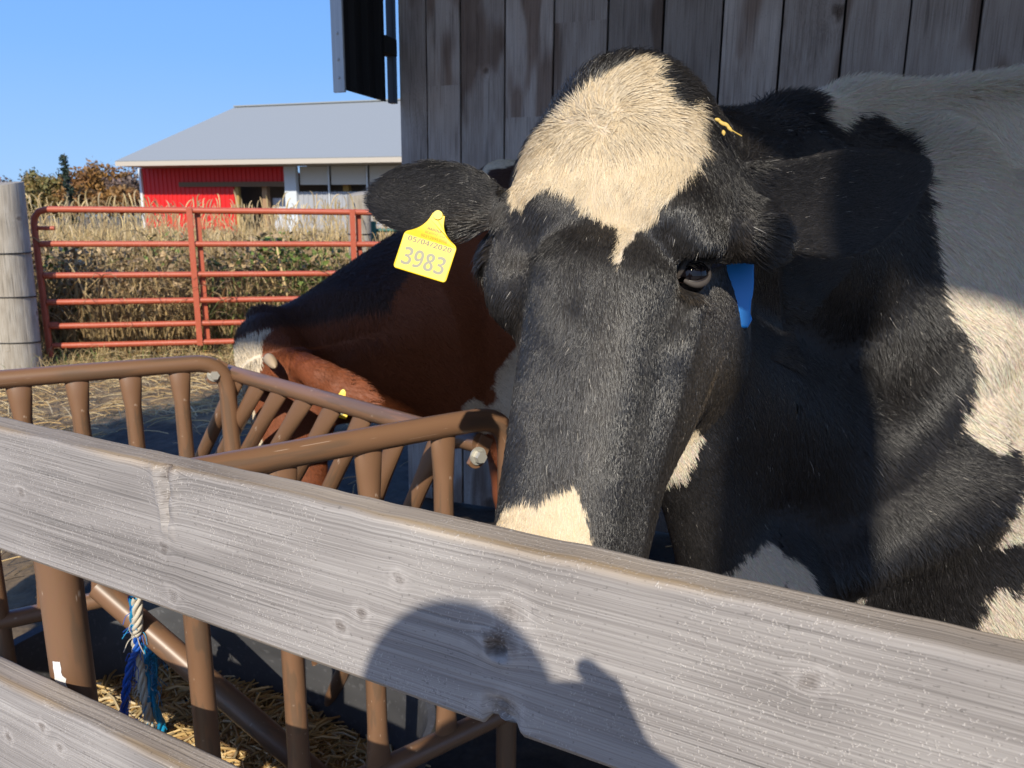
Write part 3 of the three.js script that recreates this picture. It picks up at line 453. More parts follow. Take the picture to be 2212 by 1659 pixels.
// ───────────── the plank fence ─────────────
const fP = V(-0.001, 0, -0.513), fU = V(0.887, 0, 0.462).normalize(), fN = V(-fU.z, 0, fU.x);       // a point of its face, along it, out of it
const onFence = (u, y, back) => V(fP.x + fU.x * u - fN.x * back, y, fP.z + fU.z * u - fN.z * back);
{
  const o = thing('plank_fence', 'weathered grey plank fence rail crossing the foreground with a second plank below', 'fence'), T = 0.036;
  const knots1 = [[0.427, 0.146, 0.010, 0.62], [0.424, 0.118, 0.006, 0.42], [0.425, 0.098, 0.004, 0.3], [0.415, 0.064, 0.0055, 0.4], [0.422, 0.014, 0.006, 0.2], [0.791, 0.070, 0.0105, 0.95], [0.799, 0.095, 0.010, 0.30], [0.636, 0.041, 0.0048, 0.5], [0.659, 0.060, 0.0048, 0.5], [0.699, 0.100, 0.005, 0.3], [1.01, 0.107, 0.0062, 0.35], [0.794, 0.012, 0.010, 0.6], [0.18, 0.08, 0.005, 0.4]];
  const knots2 = [[0.154, 0.115, 0.006, 0.5], [0.074, 0.070, 0.006, 0.5], [0.187, 0.098, 0.006, 0.4], [0.40, 0.09, 0.006, 0.5]];
  const make = (knots, seed, v0, H, edge, dents) => {
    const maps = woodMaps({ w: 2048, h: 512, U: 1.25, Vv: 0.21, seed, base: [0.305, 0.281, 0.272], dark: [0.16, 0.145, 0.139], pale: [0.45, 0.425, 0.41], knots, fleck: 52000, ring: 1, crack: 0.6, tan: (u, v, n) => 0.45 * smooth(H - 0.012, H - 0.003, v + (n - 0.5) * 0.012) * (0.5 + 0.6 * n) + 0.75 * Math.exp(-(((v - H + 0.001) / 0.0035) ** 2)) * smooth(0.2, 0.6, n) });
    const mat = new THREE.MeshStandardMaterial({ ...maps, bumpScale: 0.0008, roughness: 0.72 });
    const sec = []; const nf = 44, r = 0.005;
    for (let k = 0; k <= nf; k++) sec.push([0, r + (H - 2 * r) * k / nf, 'f']);
    for (let k = 1; k <= 5; k++) { const a = k / 5 * Math.PI / 2; sec.push([r - r * Math.cos(a), H - r + r * Math.sin(a), 'e']); }
    for (let k = 1; k <= 7; k++) sec.push([r + (T - 2 * r) * k / 7, H, 't']);
    for (let k = 1; k <= 4; k++) { const a = k / 4 * Math.PI / 2; sec.push([T - r + r * Math.sin(a), H - r + r * Math.cos(a), 'b']); }
    sec.push([T, H / 2, 'b'], [T, r, 'b'], [T - r, 0, 'b'], [T / 2, 0, 'b'], [r, 0, 'b'], [r * 0.3, r * 0.3, 'b'], [0, r, 'b']);
    const len = [0]; for (let k = 1; k < sec.length; k++) len.push(len[k - 1] + Math.hypot(sec[k][0] - sec[k - 1][0], sec[k][1] - sec[k - 1][1]));
    const u0 = -2.2, u1 = 1.5, us = []; for (let u = u0; u < u1; u += (u > -0.85 && u < 0.5) ? 0.0045 : 0.05) us.push(u); us.push(u1);
    const pos = [], uv = [], idx = [], m = sec.length;
    us.forEach((u, i) => sec.forEach(([b, y, kind], k) => {
      const wav = edge * (fbm(u * 5 + seed, 3, 0, 3) - 0.5) + edge * 0.35 * (noise(u * 40, 7) - 0.5); let yy = y + wav * smooth(H * 0.75, H, y), bb = b + 0.0012 * (fbm(u * 7, y * 16, seed) - 0.5);
      yy += edge * 0.5 * (fbm(u * 6 + 40, 5, 0, 3) - 0.5) * (1 - smooth(0, H * 0.3, y)) ;
      if (dents && (kind === 'f' || kind === 'e' || (kind === 'b' && y < H * 0.1))) { const [db, dy] = dents(u, y); bb += db; yy += dy; }
      const p = onFence(u, v0 + yy, bb); pos.push(p.x, p.y, p.z); uv.push((u + 0.8) / 1.25, len[k] / 0.21);
    }));
    for (let i = 0; i < us.length - 1; i++) for (let k = 0; k < m - 1; k++) { const a = i * m + k, c = a + m; idx.push(a, c, a + 1, a + 1, c, c + 1); }
    const g = new THREE.BufferGeometry(); g.setAttribute('position', new THREE.Float32BufferAttribute(pos, 3)); g.setAttribute('uv', new THREE.Float32BufferAttribute(uv, 2)); g.setIndex(idx); g.computeVertexNormals();
    return mesh('plank', g, mat, o);
  };
  make(knots1, 3, 0.958, 0.156, 0.0032, (u, y) => {
    let b = 0, d = 0; const hole = Math.hypot((u + 0.009) * 0.8, (y - 0.070)) / 0.008; b += 0.006 * (1 - smooth(0.5, 1.1, hole)); b -= 0.0025 * (1 - smooth(0.9, 2.4, hole)) * smooth(0.6, 1.0, hole);
    const w = 0.003 + 0.006 * smooth(0.085, 0.15, y), sp = Math.abs(u + 0.374 + 0.004 * noise(y * 90, 3)) / w; if (y > 0.08) { b += 0.0055 * (1 - smooth(0.3, 1.1, sp)) * smooth(0.08, 0.11, y) * (0.6 + 0.8 * noise(u * 500, y * 260)); b -= 0.003 * (1 - smooth(1, 2.6, sp)) * smooth(0.9, 1.2, sp); }
    if (u > -0.022 && u < 0.012) { const q = (1 - smooth(0.018, 0.034, y)) * smooth(-0.022, -0.018, u) * (1 - smooth(0.004, 0.012, u)); b += 0.007 * q * (0.4 + 1.1 * noise(u * 260, y * 170)); d += 0.006 * q * (1 - smooth(0, 0.01, y)); }
    return [b, d];
  });
  make(knots2, 8, 0.614, 0.156, 0.003, null);
  const post = box(0.13, 1.35, 0.13, 0, 0.55, 0, 0.006); post.rotateY(Math.atan2(-fU.z, fU.x)); const pp = onFence(1.35, 0, 0.036 + 0.07); post.translate(pp.x, 0, pp.z); mesh('post', post, postMat, o);
}

// ───────────── the feeder ─────────────
const vert = (a, b) => { const n = V(-(b.z - a.z), 0, b.x - a.x).normalize(); return (x, y) => { const d = at(x, y, 1).sub(camera.position), t = a.clone().sub(camera.position).dot(n) / d.dot(n); return camera.position.clone().addScaledVector(d, t); }; };
{
  const o = thing('hay_feeder', 'brown painted steel tube feeder with slanted bars behind the front plank', 'feeder');
  const S = 256, scuffs = rng(5), spots = []; for (let k = 0; k < 60; k++) spots.push([scuffs() * S, scuffs() * S, 0.4 + scuffs() * scuffs() * 1.6, scuffs() * scuffs() * 5]);
  const map = pixels(S, S, (x, y) => { const t = fbm(x / 40, y / 40, 6, 3), dirt = smooth(0.58, 0.72, fbm(x / 26 + 7, y / 26, 3, 4)); let c = [lerp(0.190, 0.228, t), lerp(0.103, 0.122, t), lerp(0.056, 0.068, t)]; for (const [sx, sy, r, l] of spots) if (Math.abs(y - sy) < r * 0.6 && Math.abs(x - sx) < r + l) c = [0.40, 0.29, 0.22]; return c.map((q, k) => lerp(q, [0.10, 0.075, 0.052][k], dirt * 0.45)); });
  const paintM = new THREE.MeshPhysicalMaterial({ map, roughness: 0.42, clearcoat: 0.25, clearcoatRoughness: 0.35 });
  const N = onLevel(1045, 905, 1.0), A = onLevel(612, 985, 1.0), Fc = onLevel(487, 780, 1.0), B = onLevel(36, 818, 1.0);
  const a = N.clone().sub(A).setY(0).normalize(), f = Fc.clone().sub(B).setY(0).normalize(), r = 0.0205;
  const onNear = vert(A, N), onFar = vert(B, Fc), Nc = N.clone().addScaledVector(a, 0.055), endL = onNear(150, 1400).setY(1), Bl = Fc.clone().addScaledVector(f, -1.15);
  mesh('rail', tube(bentPath([endL.clone().addScaledVector(a, -0.03), Nc, Nc.clone().setY(0.02)], 0.075), r, 110, 18), paintM, o);
  mesh('rail', tube(bentPath([Bl, Fc, Fc.clone().setY(0.02)], 0.075), r, 110, 18), paintM, o);
  mesh('rail', tubeBetween(endL, Bl, r, 16), paintM, o);
  mesh('post', tubeBetween(endL.clone().setY(0.02), endL.clone().setY(1.0), 0.0255, 22), paintM, o);
  mesh('post', tubeBetween(Bl.clone().setY(0.02), Bl.clone().setY(1.0), 0.0255, 22), paintM, o);
  const flare = (p, q, side) => { const pts = []; for (let k = 0; k <= 14; k++) pts.push(p.clone().lerp(q, k / 14)); const e = (t) => Math.max(smooth(0.84, 1, t), 1 - smooth(0, 0.12, t)); return sweep(pts, side, (t) => 0.0175 * (1 + 0.42 * e(t)), (t) => 0.0175 * (1 - 0.42 * e(t)), 18); };
  for (const [x, y] of [[961, 1300], [806, 1300], [640, 1540], [437, 1480]]) { const p = onNear(x, y); mesh('bar', flare(p.clone().setY(0.40), p.clone().setY(1.0 - r * 0.6), a), paintM, o); }
  for (const [x, y] of [[45, 870], [172, 877], [288, 881], [395, 886], [-90, 870], [10, 1390]]) { const p = onFar(x, y); mesh('bar', flare(p.clone().setY(x === 10 ? 0.02 : 0.45), p.clone().setY(1.0 - r * 0.6), f), paintM, o); }
  const low = 0.39; mesh('rail', tubeBetween(endL.clone().setY(low), Nc.clone().setY(low), r, 16), paintM, o); mesh('rail', tubeBetween(Bl.clone().setY(0.45), Fc.clone().setY(0.45), r, 16), paintM, o);
  // end panel with slanted bars
  const s0 = onLevel(452, 792, 0.965), s1 = onLevel(1062, 965, 0.958), onSide = vert(s0, s1), sd = s1.clone().sub(s0).setY(0).normalize();
  mesh('rail', tubeBetween(s0.clone().addScaledVector(sd, 0.05), s1.clone().addScaledVector(sd, -0.03), 0.0185, 16), paintM, o);
  for (const [x, y, u, v] of [[514, 815, 439, 978], [560, 829, 474, 992], [607, 842, 531, 978], [662, 858, 599, 964], [722, 875, 633, 1037], [787, 895, 713, 1051], [868, 915, 814, 1068], [956, 935, 890, 1093]]) {
    const p = onSide(x, y), q = onSide(u, v), d = q.clone().sub(p).normalize(), e = p.clone().addScaledVector(d, Math.min(1.1, (p.y - 0.1) / -d.y)); mesh('slanted_bar', flare(e, p, sd), paintM, o);
  }
  mesh('rail', tubeBetween(Fc.clone().setY(0.10), Nc.clone().setY(0.10), r, 16), paintM, o);
  const b0 = onLevel(215, 1268, 0.60), b1 = onLevel(700, 1690, 0.25); mesh('brace', tubeBetween(b0, b1, 0.0245, 18), paintM, o);
  // hinge plates with bolts
  const steel = std(0.55, 0.53, 0.47, 0.5, { metalness: 0.5 });
  for (const [x, y, D, k] of [[1026, 982, 0, 1.0], [461, 808, 0, 0.92]]) {
    const c = k === 1 ? onNear(x, y).addScaledVector(a, 0.0) : onFar(x, y), dir = k === 1 ? a : f, out = V(-dir.z, 0, dir.x).multiplyScalar(-1); if (out.dot(camera.position.clone().sub(c)) < 0) out.negate();
    const sh = new THREE.Shape(); sh.moveTo(-0.016, -0.012); sh.absarc(0, -0.004, 0.019, Math.PI * 1.15, -Math.PI * 0.05, false); sh.lineTo(0.034, 0.022); sh.lineTo(0.012, 0.036); sh.closePath();
    const g = new THREE.ExtrudeGeometry(sh, { depth: 0.006, bevelEnabled: true, bevelSize: 0.001, bevelThickness: 0.001, bevelSegments: 2 }), m = new THREE.Matrix4().makeBasis(dir, V(0, 1, 0), dir.clone().cross(V(0, 1, 0))); g.applyMatrix4(m); const h = c.clone(); g.translate(h.x, h.y, h.z);
    const pl = mesh('hinge_plate', g, paintM, o), nut = new THREE.CylinderGeometry(0.0108, 0.0116, 0.012, 6).toNonIndexed(), washer = new THREE.CylinderGeometry(0.0165, 0.0165, 0.003, 24), qn = new THREE.Quaternion().setFromUnitVectors(V(0, 1, 0), out);
    nut.computeVertexNormals(); nut.translate(0, 0.012, 0); washer.translate(0, 0.0045, 0); const bolt = join([nut, washer]); bolt.applyQuaternion(qn); bolt.translate(c.x + out.x * 0.005, c.y, c.z + out.z * 0.005); mesh('bolt', bolt, steel, pl);
  }
  // what is left of a paper label on the thick post
  { const p = onNear(140, 1462), R = rng(9), w = 0.012, pos = [], idx = [], n = 14, out = V(a.z, 0, -a.x); if (out.dot(camera.position.clone().sub(p)) < 0) out.negate(); const c = endL.clone().setY(0);
    for (let k = 0; k <= n; k++) { const y = p.y + 0.035 - 0.07 * k / n, wl = 0.95 + 0.05 * R(), wr = 0.36 - 0.30 * (k / n < 0.35 ? -0.3 : 0.2) + 0.14 * R(); for (let j = 0; j <= 5; j++) { const an = lerp(-wl, -wr, j / 5), q = c.clone().addScaledVector(out, 0.0259 * Math.cos(an)).addScaledVector(a, 0.0259 * Math.sin(an)); pos.push(q.x, y, q.z); } }
    for (let k = 0; k < n; k++) for (let j = 0; j < 5; j++) { const i = k * 6 + j; idx.push(i, i + 6, i + 1, i + 1, i + 6, i + 7); } const g = new THREE.BufferGeometry(); g.setAttribute('position', new THREE.Float32BufferAttribute(pos, 3)); g.setIndex(idx); g.computeVertexNormals(); mesh('paper_label', g, std(0.78, 0.77, 0.76, 0.7, { side: THREE.DoubleSide }), o); }
}
// ───────────── tub, hay, rope, lick block ─────────────
const tubC = V(-0.66, 0, -1.42), tubX = V(0.905, 0, 0.425).normalize(), tubZ = V(-tubX.z, 0, tubX.x);
const inTub = (a, k, y) => { const c = Math.cos(a), s = Math.sin(a), q = 0.72; return tubC.clone().addScaledVector(tubX, Math.sign(c) * Math.pow(Math.abs(c), q) * 0.53 * k).addScaledVector(tubZ, Math.sign(s) * Math.pow(Math.abs(s), q) * 0.28 * k).setY(y); };
{
  const prof = [[0.80, 0.012], [0.84, 0.05], [0.95, 0.36], [1.00, 0.375], [1.015, 0.37], [1.015, 0.345], [0.985, 0.34], [0.965, 0.345], [0.90, 0.12], [0.86, 0.012], [0.80, 0.0], [0, 0.0]].reverse(), n = 72, pos = [], idx = [], uv = [];
  const pr = [[0, 0.012], ...[[0.80, 0.012], [0.84, 0.05], [0.955, 0.355], [0.97, 0.368], [1.00, 0.375], [1.02, 0.366], [1.02, 0.345], [0.985, 0.34], [0.87, 0.03], [0.82, 0], [0, 0]]];
  for (let i = 0; i <= n; i++) for (const [k, y] of pr) { const p = inTub(i / n * 2 * Math.PI, k, y); pos.push(p.x, p.y, p.z); uv.push(i / n * 4, y * 3 + k); }
  const m = pr.length; for (let i = 0; i < n; i++) for (let j = 0; j < m - 1; j++) { const a = i * m + j, c = a + m; idx.push(a, a + 1, c, a + 1, c + 1, c); }
  let g = new THREE.BufferGeometry(); g.setAttribute('position', new THREE.Float32BufferAttribute(pos, 3)); g.setAttribute('uv', new THREE.Float32BufferAttribute(uv, 2)); g.setIndex(idx); g = toCreasedNormals(g, 0.6);
  const S = 256, map = pixels(S, S, (x, y) => { const t = fbm(x / 30, y / 30, 4, 4), s = noise(x / 2.2, y / 9, 3) > 0.83 ? 0.03 : 0; const v = 0.040 + 0.04 * t + s; return [v, v, v * 1.06]; });
  tag(mesh('feed_tub', g, new THREE.MeshStandardMaterial({ map, roughness: 0.46 })), 'large oval black plastic tub standing inside the brown feeder', 'tub');
  const hay = new THREE.Group(); hay.name = 'hay'; hay.userData = { kind: 'stuff', label: 'golden hay lying in the bottom of the black tub', category: 'hay' }; scene.add(hay);
  const mound = (k, a) => 0.12 + 0.05 * (1 - k * k) + 0.04 * noise(Math.cos(a) * k * 3 + 4, Math.sin(a) * k * 3, 2);
  const hp = [], hi = []; for (let i = 0; i <= 40; i++) for (let j = 0; j <= 8; j++) { const a = i / 40 * 6.2832, k = j / 8 * 0.885, p = inTub(a, k, mound(k, a) - 0.015); hp.push(p.x, p.y, p.z); } for (let i = 0; i < 40; i++) for (let j = 0; j < 8; j++) { const a = i * 9 + j, c = a + 9; hi.push(a, c, a + 1, a + 1, c, c + 1); }
  const hg = new THREE.BufferGeometry(); hg.setAttribute('position', new THREE.Float32BufferAttribute(hp, 3)); hg.setIndex(hi); hg.computeVertexNormals(); const hm = mesh('bed', hg, std(0.26, 0.17, 0.07, 0.9), hay); hm.userData.kind = 'stuff';
  scatterStalks('stalks', 9500, 13, (R) => { const a = R() * 6.2832, k = Math.sqrt(R()) * 0.86, p = inTub(a, k, mound(k, a) + 0.012 * R()); return p; }, 0.085, 0.3, GOLD, hay);
  // rope over the brace, frayed
  const ro = thing('rope', 'frayed blue, turquoise and white rope hanging into the hay of the tub', 'rope');
  const strand = (name, pts, r, c, seed, n = 3) => { const R = rng(seed), list = []; for (let k = 0; k < n; k++) { const ph = k / n * 6.283, P = [], cv = new THREE.CatmullRomCurve3(pts); for (let i = 0; i <= 46; i++) { const t = i / 46, q = cv.getPoint(t), an = ph + t * 26; q.x += Math.cos(an) * r * 0.8; q.z += Math.sin(an) * r * 0.8; q.y += Math.sin(an * 0.7) * r * 0.3; P.push(q); } list.push(tube(P, r * 0.62, 120, 7)); } for (let k = 0; k < 34; k++) { const cv = new THREE.CatmullRomCurve3(pts), t = 0.1 + 0.9 * R(), p = cv.getPoint(t), e = p.clone().add(V((R() - 0.5) * 0.05, -R() * 0.05, (R() - 0.5) * 0.04)), m = p.clone().lerp(e, 0.5).add(V((R() - 0.5) * 0.02, 0.005, (R() - 0.5) * 0.02)); list.push(tube([p, m, e], 0.0009, 8, 4)); } return mesh(name, join(list), c, ro); };
  const W = (x, y, h) => onLevel(x, y, h);
  strand('strand', [W(286, 1290, 0.62), W(294, 1345, 0.55), W(297, 1395, 0.50), W(285, 1425, 0.46), W(272, 1490, 0.38), W(268, 1560, 0.26)], 0.0062, std(0.010, 0.085, 0.42, 0.5), 3);
  strand('strand', [W(290, 1290, 0.62), W(292, 1350, 0.55), W(300, 1380, 0.5), W(322, 1390, 0.46), W(312, 1440, 0.42), W(325, 1510, 0.34), W(347, 1560, 0.26), W(349, 1600, 0.2)], 0.0068, std(0.008, 0.28, 0.55, 0.5), 4);
  strand('strand', [W(296, 1290, 0.62), W(297, 1352, 0.55), W(295, 1385, 0.5), W(302, 1450, 0.42), W(316, 1520, 0.33), W(328, 1595, 0.22)], 0.0075, std(0.62, 0.56, 0.46, 0.8), 5, 4);
  strand('strand', [W(330, 1400, 0.46), W(334, 1450, 0.38), W(331, 1500, 0.3)], 0.005, std(0.008, 0.22, 0.40, 0.5), 6);
  strand('strand', [W(360, 1540, 0.185), W(395, 1520, 0.19), W(430, 1512, 0.19), W(500, 1500, 0.19), W(560, 1475, 0.19), W(575, 1500, 0.18)], 0.005, std(0.012, 0.12, 0.26, 0.6), 7);
  strand('strand', [W(380, 1600, 0.185), W(440, 1628, 0.185), W(500, 1612, 0.185), W(545, 1570, 0.185)], 0.005, std(0.012, 0.12, 0.22, 0.6), 8);
  const c = onLevel(448, 1562, 0.175), lg = new THREE.SphereGeometry(0.075, 32, 20); { const p = lg.attributes.position; for (let i = 0; i < p.count; i++) { const k = 1 + 0.16 * (fbm(p.getX(i) * 22 + 5, p.getY(i) * 22, p.getZ(i) * 22 + 9, 3) - 0.5); p.setXYZ(i, p.getX(i) * k, Math.max(-0.02, p.getY(i) * 0.42 * k), p.getZ(i) * k * 0.85); } lg.computeVertexNormals(); } lg.translate(c.x, c.y, c.z);
  tag(mesh('lick_block', lg, std(0.085, 0.035, 0.026, 0.5)), 'licked reddish brown mineral block lying on the hay', 'lick block');
}

// ───────────── the black and white cow ─────────────
const cX = V(1, 0, 0).transformDirection(camera.matrixWorld), cY = V(0, 1, 0).transformDirection(camera.matrixWorld), cZ = V(0, 0, 1).transformDirection(camera.matrixWorld);
const mix3 = (a, b, c) => V(0, 0, 0).addScaledVector(cX, a).addScaledVector(cY, b).addScaledVector(cZ, c);
const hO = at(1262, 548, 0.735), hY = mix3(0.153, 0.98, -0.12).normalize(), hZ = (() => { const z = mix3(-0.45, 0.10, 0.90); return z.addScaledVector(hY, -z.dot(hY)).normalize(); })(), hX = hY.clone().cross(hZ);
const H = (x, y, z) => hO.clone().addScaledVector(hX, x).addScaledVector(hY, y).addScaledVector(hZ, z);
const toHead = (x, y, z) => { const a = x - hO.x, b = y - hO.y, c = z - hO.z; return [a * hX.x + b * hX.y + c * hX.z, a * hY.x + b * hY.y + c * hY.z, a * hZ.x + b * hZ.y + c * hZ.z]; };
// flank frame: u along the body, v up
const bO = V(0.65, 1.2, -1.05), bU = V(0.95, 0, -0.31).normalize();
const toFlank = (x, y, z) => [(x - bO.x) * bU.x + (z - bO.z) * bU.z, y - bO.y];
const cow = new Field(), EYES = [];
{
  const E = (c, r, k) => cow.ell(H(...c), r, k, hX, hY, hZ), C = (a, b, r1, r2, k) => cow.cap(H(...a), H(...b), r1, r2, k);
  E([-0.014, 0.088, -0.082], [0.114, 0.118, 0.068], 0.04); E([-0.012, 0.125, -0.11], [0.110, 0.092, 0.08], 0.04); E([-0.012, 0.194, -0.094], [0.068, 0.060, 0.056], 0.045);
  for (const s of [-1, 1]) {
    C([s * 0.066, 0.058, -0.050], [s < 0 ? -0.108 : 0.090, s < 0 ? 0.024 : 0.036, -0.066], 0.036, s < 0 ? 0.033 : 0.028, 0.035);
    C([s * 0.037, -0.01, -0.034], [s * 0.033, -0.28, -0.028], 0.026, 0.024, 0.025); C([s * 0.02, -0.01, -0.045], [s * 0.018, -0.29, -0.040], 0.038, 0.034, 0.03);
    C([s * 0.046, -0.07, -0.104], [s * 0.030, -0.31, -0.086], 0.046, 0.040, 0.03);
    E([s * 0.050, -0.060, -0.150], [0.042, 0.12, 0.085], 0.04);
    C([s * 0.042, 0.0, -0.200], [s * 0.016, -0.33, -0.105], 0.048, 0.030, 0.04);
    C([s * 0.088, -0.024, -0.086], [s * 0.056, -0.19, -0.078], 0.014, 0.012, 0.022); C([s * 0.062, -0.010, -0.048], [s * 0.044, -0.075, -0.034], 0.012, 0.010, 0.02);
    C([s * 0.020, -0.335, -0.012], [s * 0.045, -0.375, -0.035], 0.014, 0.016, 0.02);
  }
  E([-0.102, -0.012, -0.064], [0.034, 0.05, 0.040], 0.03); C([0, -0.02, -0.060], [0, -0.30, -0.055], 0.055, 0.050, 0.03);
  E([0, -0.365, -0.062], [0.066, 0.055, 0.060], 0.035);
  for (const s of [-1, 1]) { const c = s > 0 ? H(0.0990, 0.008, -0.0690) : H(-0.112, 0.0, -0.098), out = hX.clone().multiplyScalar(s * (s > 0 ? 0.62 : 0.95)).addScaledVector(hZ, s > 0 ? 0.78 : 0.3).normalize(); for (let k = 0; k < 60; k++) { const d = cow.at(c.x, c.y, c.z); if (Math.abs(d + 0.0050) < 0.0004) break; c.addScaledVector(out, -(d + 0.0050) * 0.8); } EYES.push([s, c, out]); }
  for (const [s, c, out] of EYES) { cow.cut(c.clone().addScaledVector(out, 0.024), 0.0215, 0.014); cow.cut(c, 0.0178, 0.004); }
  // ears
  const leafAt = (base, tip, up, len, wid, more) => { const S = tip.clone().sub(base).normalize(), W = up.clone().addScaledVector(S, -up.dot(S)).normalize(), N = S.clone().cross(W); if (N.dot(camera.position.clone().sub(base)) < 0) N.negate(); const c = base.clone().add(tip).multiplyScalar(0.5); cow.leaf({ cx: c.x, cy: c.y, cz: c.z, S, W, N, len, wid, R: len / 2 + wid * 0.6, k: 0.016, th: 0.0042, bend: 0, cup: 0.016, ...more }); };
  leafAt(at(1095, 448, 0.815), at(800, 425, 0.86), mix3(0.05, 1, -0.15), 0.170, 0.043, { cup: 0.014, point: 0.0 });
  C([-0.080, 0.075, -0.110], [-0.122, 0.085, -0.125], 0.040, 0.026, 0.03);
  leafAt(at(1575, 492, 0.835), at(2026, 398, 0.925), mix3(-0.05, 1, 0.1), 0.290, 0.060, { cup: 0.024, point: 0.30, bend: 0.022 });
  C([0.075, 0.080, -0.115], [0.135, 0.072, -0.135], 0.044, 0.032, 0.035);
  // neck, chest, trunk
  const B = (a, b, r1, r2, k = 0.08) => cow.cap(at(...a), at(...b), r1, r2, k), P = (c, r, k = 0.08) => cow.ell(at(...c), r, k, cX, cY, cZ);
  B([1430, 430, 0.95], [1800, 580, 1.34], 0.105, 0.21); B([1490, 400, 0.96], [1700, 330, 1.2], 0.055, 0.065, 0.06); B([1700, 330, 1.2], [1850, 305, 1.38], 0.065, 0.075, 0.06); B([1480, 760, 0.95], [1700, 980, 1.24], 0.070, 0.16);
  B([1470, 1000, 0.99], [1575, 1240, 1.09], 0.035, 0.07, 0.11); P([1650, 1330, 1.12], [0.10, 0.12, 0.11]); P([1760, 1050, 1.32], [0.19, 0.26, 0.2]);
  B([1850, 312, 1.38], [2330, 285, 1.45], 0.085, 0.115); P([2040, 720, 1.26], [0.13, 0.33, 0.14], 0.1); P([1950, 1010, 1.21], [0.12, 0.15, 0.12], 0.08); P([1985, 800, 1.20], [0.09, 0.13, 0.10], 0.06);
  B([1900, 980, 1.125], [2110, 760, 1.13], 0.040, 0.040, 0.04); B([1850, 1210, 1.125], [2150, 1040, 1.11], 0.045, 0.045, 0.04); B([1960, 1140, 1.13], [2120, 920, 1.12], 0.035, 0.03, 0.04);
  P([2230, 1130, 1.30], [0.22, 0.30, 0.2], 0.1); B([2230, 760, 1.47], [3050, 800, 1.70], 0.34, 0.38, 0.12); B([2330, 325, 1.47], [3050, 320, 1.66], 0.11, 0.12, 0.12); P([3150, 620, 1.70], [0.30, 0.34, 0.27], 0.12);
  // legs with knees and hocks
  const leg = (x, z, hind, top, r0) => { const p = (dx, y) => V(x + dx, y, z); if (hind) { cow.cap(p(0, top), p(-0.12, 0.72), 0.2, 0.12, 0.1).cap(p(-0.12, 0.72), p(0.08, 0.48), 0.1, 0.055, 0.05).cap(p(0.08, 0.48), p(0.03, 0.10), 0.045, 0.036, 0.03).cap(p(0.03, 0.10), p(-0.02, 0.03), 0.04, 0.055, 0.03); } else { cow.cap(p(-0.02, top), p(0.03, 0.66), r0, 0.085, 0.08).cap(p(0.03, 0.66), p(0.0, 0.38), 0.075, 0.05, 0.04).cap(p(0, 0.38), p(0, 0.1), 0.042, 0.034, 0.03).cap(p(0, 0.1), p(-0.03, 0.03), 0.038, 0.052, 0.03); } };
  const l1 = at(2010, 1080, 1.24); leg(l1.x, l1.z, false, l1.y, 0.12); leg(l1.x - 0.12, l1.z - 0.30, false, l1.y, 0.12);
  const l2 = at(3120, 900, 1.62); leg(l2.x, l2.z + 0.08, true, l2.y, 0); leg(l2.x - 0.1, l2.z - 0.30, true, l2.y, 0);
  cow.cap(at(3300, 330, 1.8), at(3420, 900, 1.85), 0.03, 0.02, 0.04).cap(at(3420, 900, 1.85), at(3400, 1400, 1.8), 0.018, 0.03, 0.02);
}
// markings, in the head's own frame and in the flank's
const BLAZE = [[0.014, 0.235], [-0.008, 0.212], [-0.027, 0.193], [-0.043, 0.180], [-0.062, 0.168], [-0.083, 0.155], [-0.095, 0.136], [-0.108, 0.112], [-0.109, 0.086], [-0.101, 0.066], [-0.086, 0.056], [-0.067, 0.062], [-0.067, 0.072], [-0.046, 0.081], [-0.031, 0.066], [-0.016, 0.050], [0.001, 0.043], [0.015, 0.039], [0.026, 0.032], [0.031, 0.019], [0.036, -0.014], [0.041, 0.014], [0.047, 0.027], [0.063, 0.045], [0.076, 0.065], [0.084, 0.090], [0.087, 0.115], [0.083, 0.139], [0.068, 0.192], [0.058, 0.172], [0.047, 0.175], [0.036, 0.199], [0.024, 0.222]];
const NOSE = [[-0.060, -0.275], [-0.041, -0.253], [-0.026, -0.243], [-0.012, -0.246], [0.008, -0.231], [0.025, -0.218], [0.033, -0.228], [0.040, -0.250], [0.048, -0.273], [0.053, -0.304], [0.05, -0.36], [-0.05, -0.36], [-0.066, -0.30]];
const THROAT = [[0.064, -0.122], [0.074, -0.140], [0.052, -0.196], [0.024, -0.205], [0.040, -0.15]];
const FLANK = [
  [[-0.155, 0.300], [-0.133, 0.284], [-0.070, 0.306], [-0.029, 0.316], [0.026, 0.322], [0.050, 0.300], [0.049, 0.267], [0.011, 0.206], [0.001, 0.154], [0.004, 0.091], [0.008, 0.048], [0.013, 0.023], [0.017, -0.011], [0.015, -0.050], [0.009, -0.089], [-0.007, -0.115], [-0.009, -0.135], [0.010, -0.151], [0.026, -0.168], [0.044, -0.174], [0.058, -0.156], [0.072, -0.184], [0.062, -0.216], [0.048, -0.252], [0.051, -0.310], [0.115, -0.320], [0.5, -0.34], [1.3, -0.3], [1.3, 0.6], [0.16, 0.45], [0.0, 0.40], [-0.10, 0.36]],
  [[0.070, -0.50], [0.068, -0.407], [0.078, -0.382], [0.102, -0.402], [0.117, -0.388], [0.30, -0.40], [0.30, -0.52]],
  [[-0.112, -0.46], [-0.112, -0.402], [-0.080, -0.46]],
  [[-0.400, -0.330], [-0.354, -0.291], [-0.310, -0.272], [-0.294, -0.296], [-0.268, -0.309], [-0.240, -0.360], [-0.300, -0.40], [-0.378, -0.38]]];
const FINE_LO = V(-0.42, 0.78, -1.22), FINE_HI = V(0.62, 1.66, -0.52);
const headBox = (x, y, z) => !(x > 0.37 && y < 1.22) && x > -0.40 && x < 0.585 && y > 0.80 && y < 1.64 && z > -1.15 && z < -0.54;
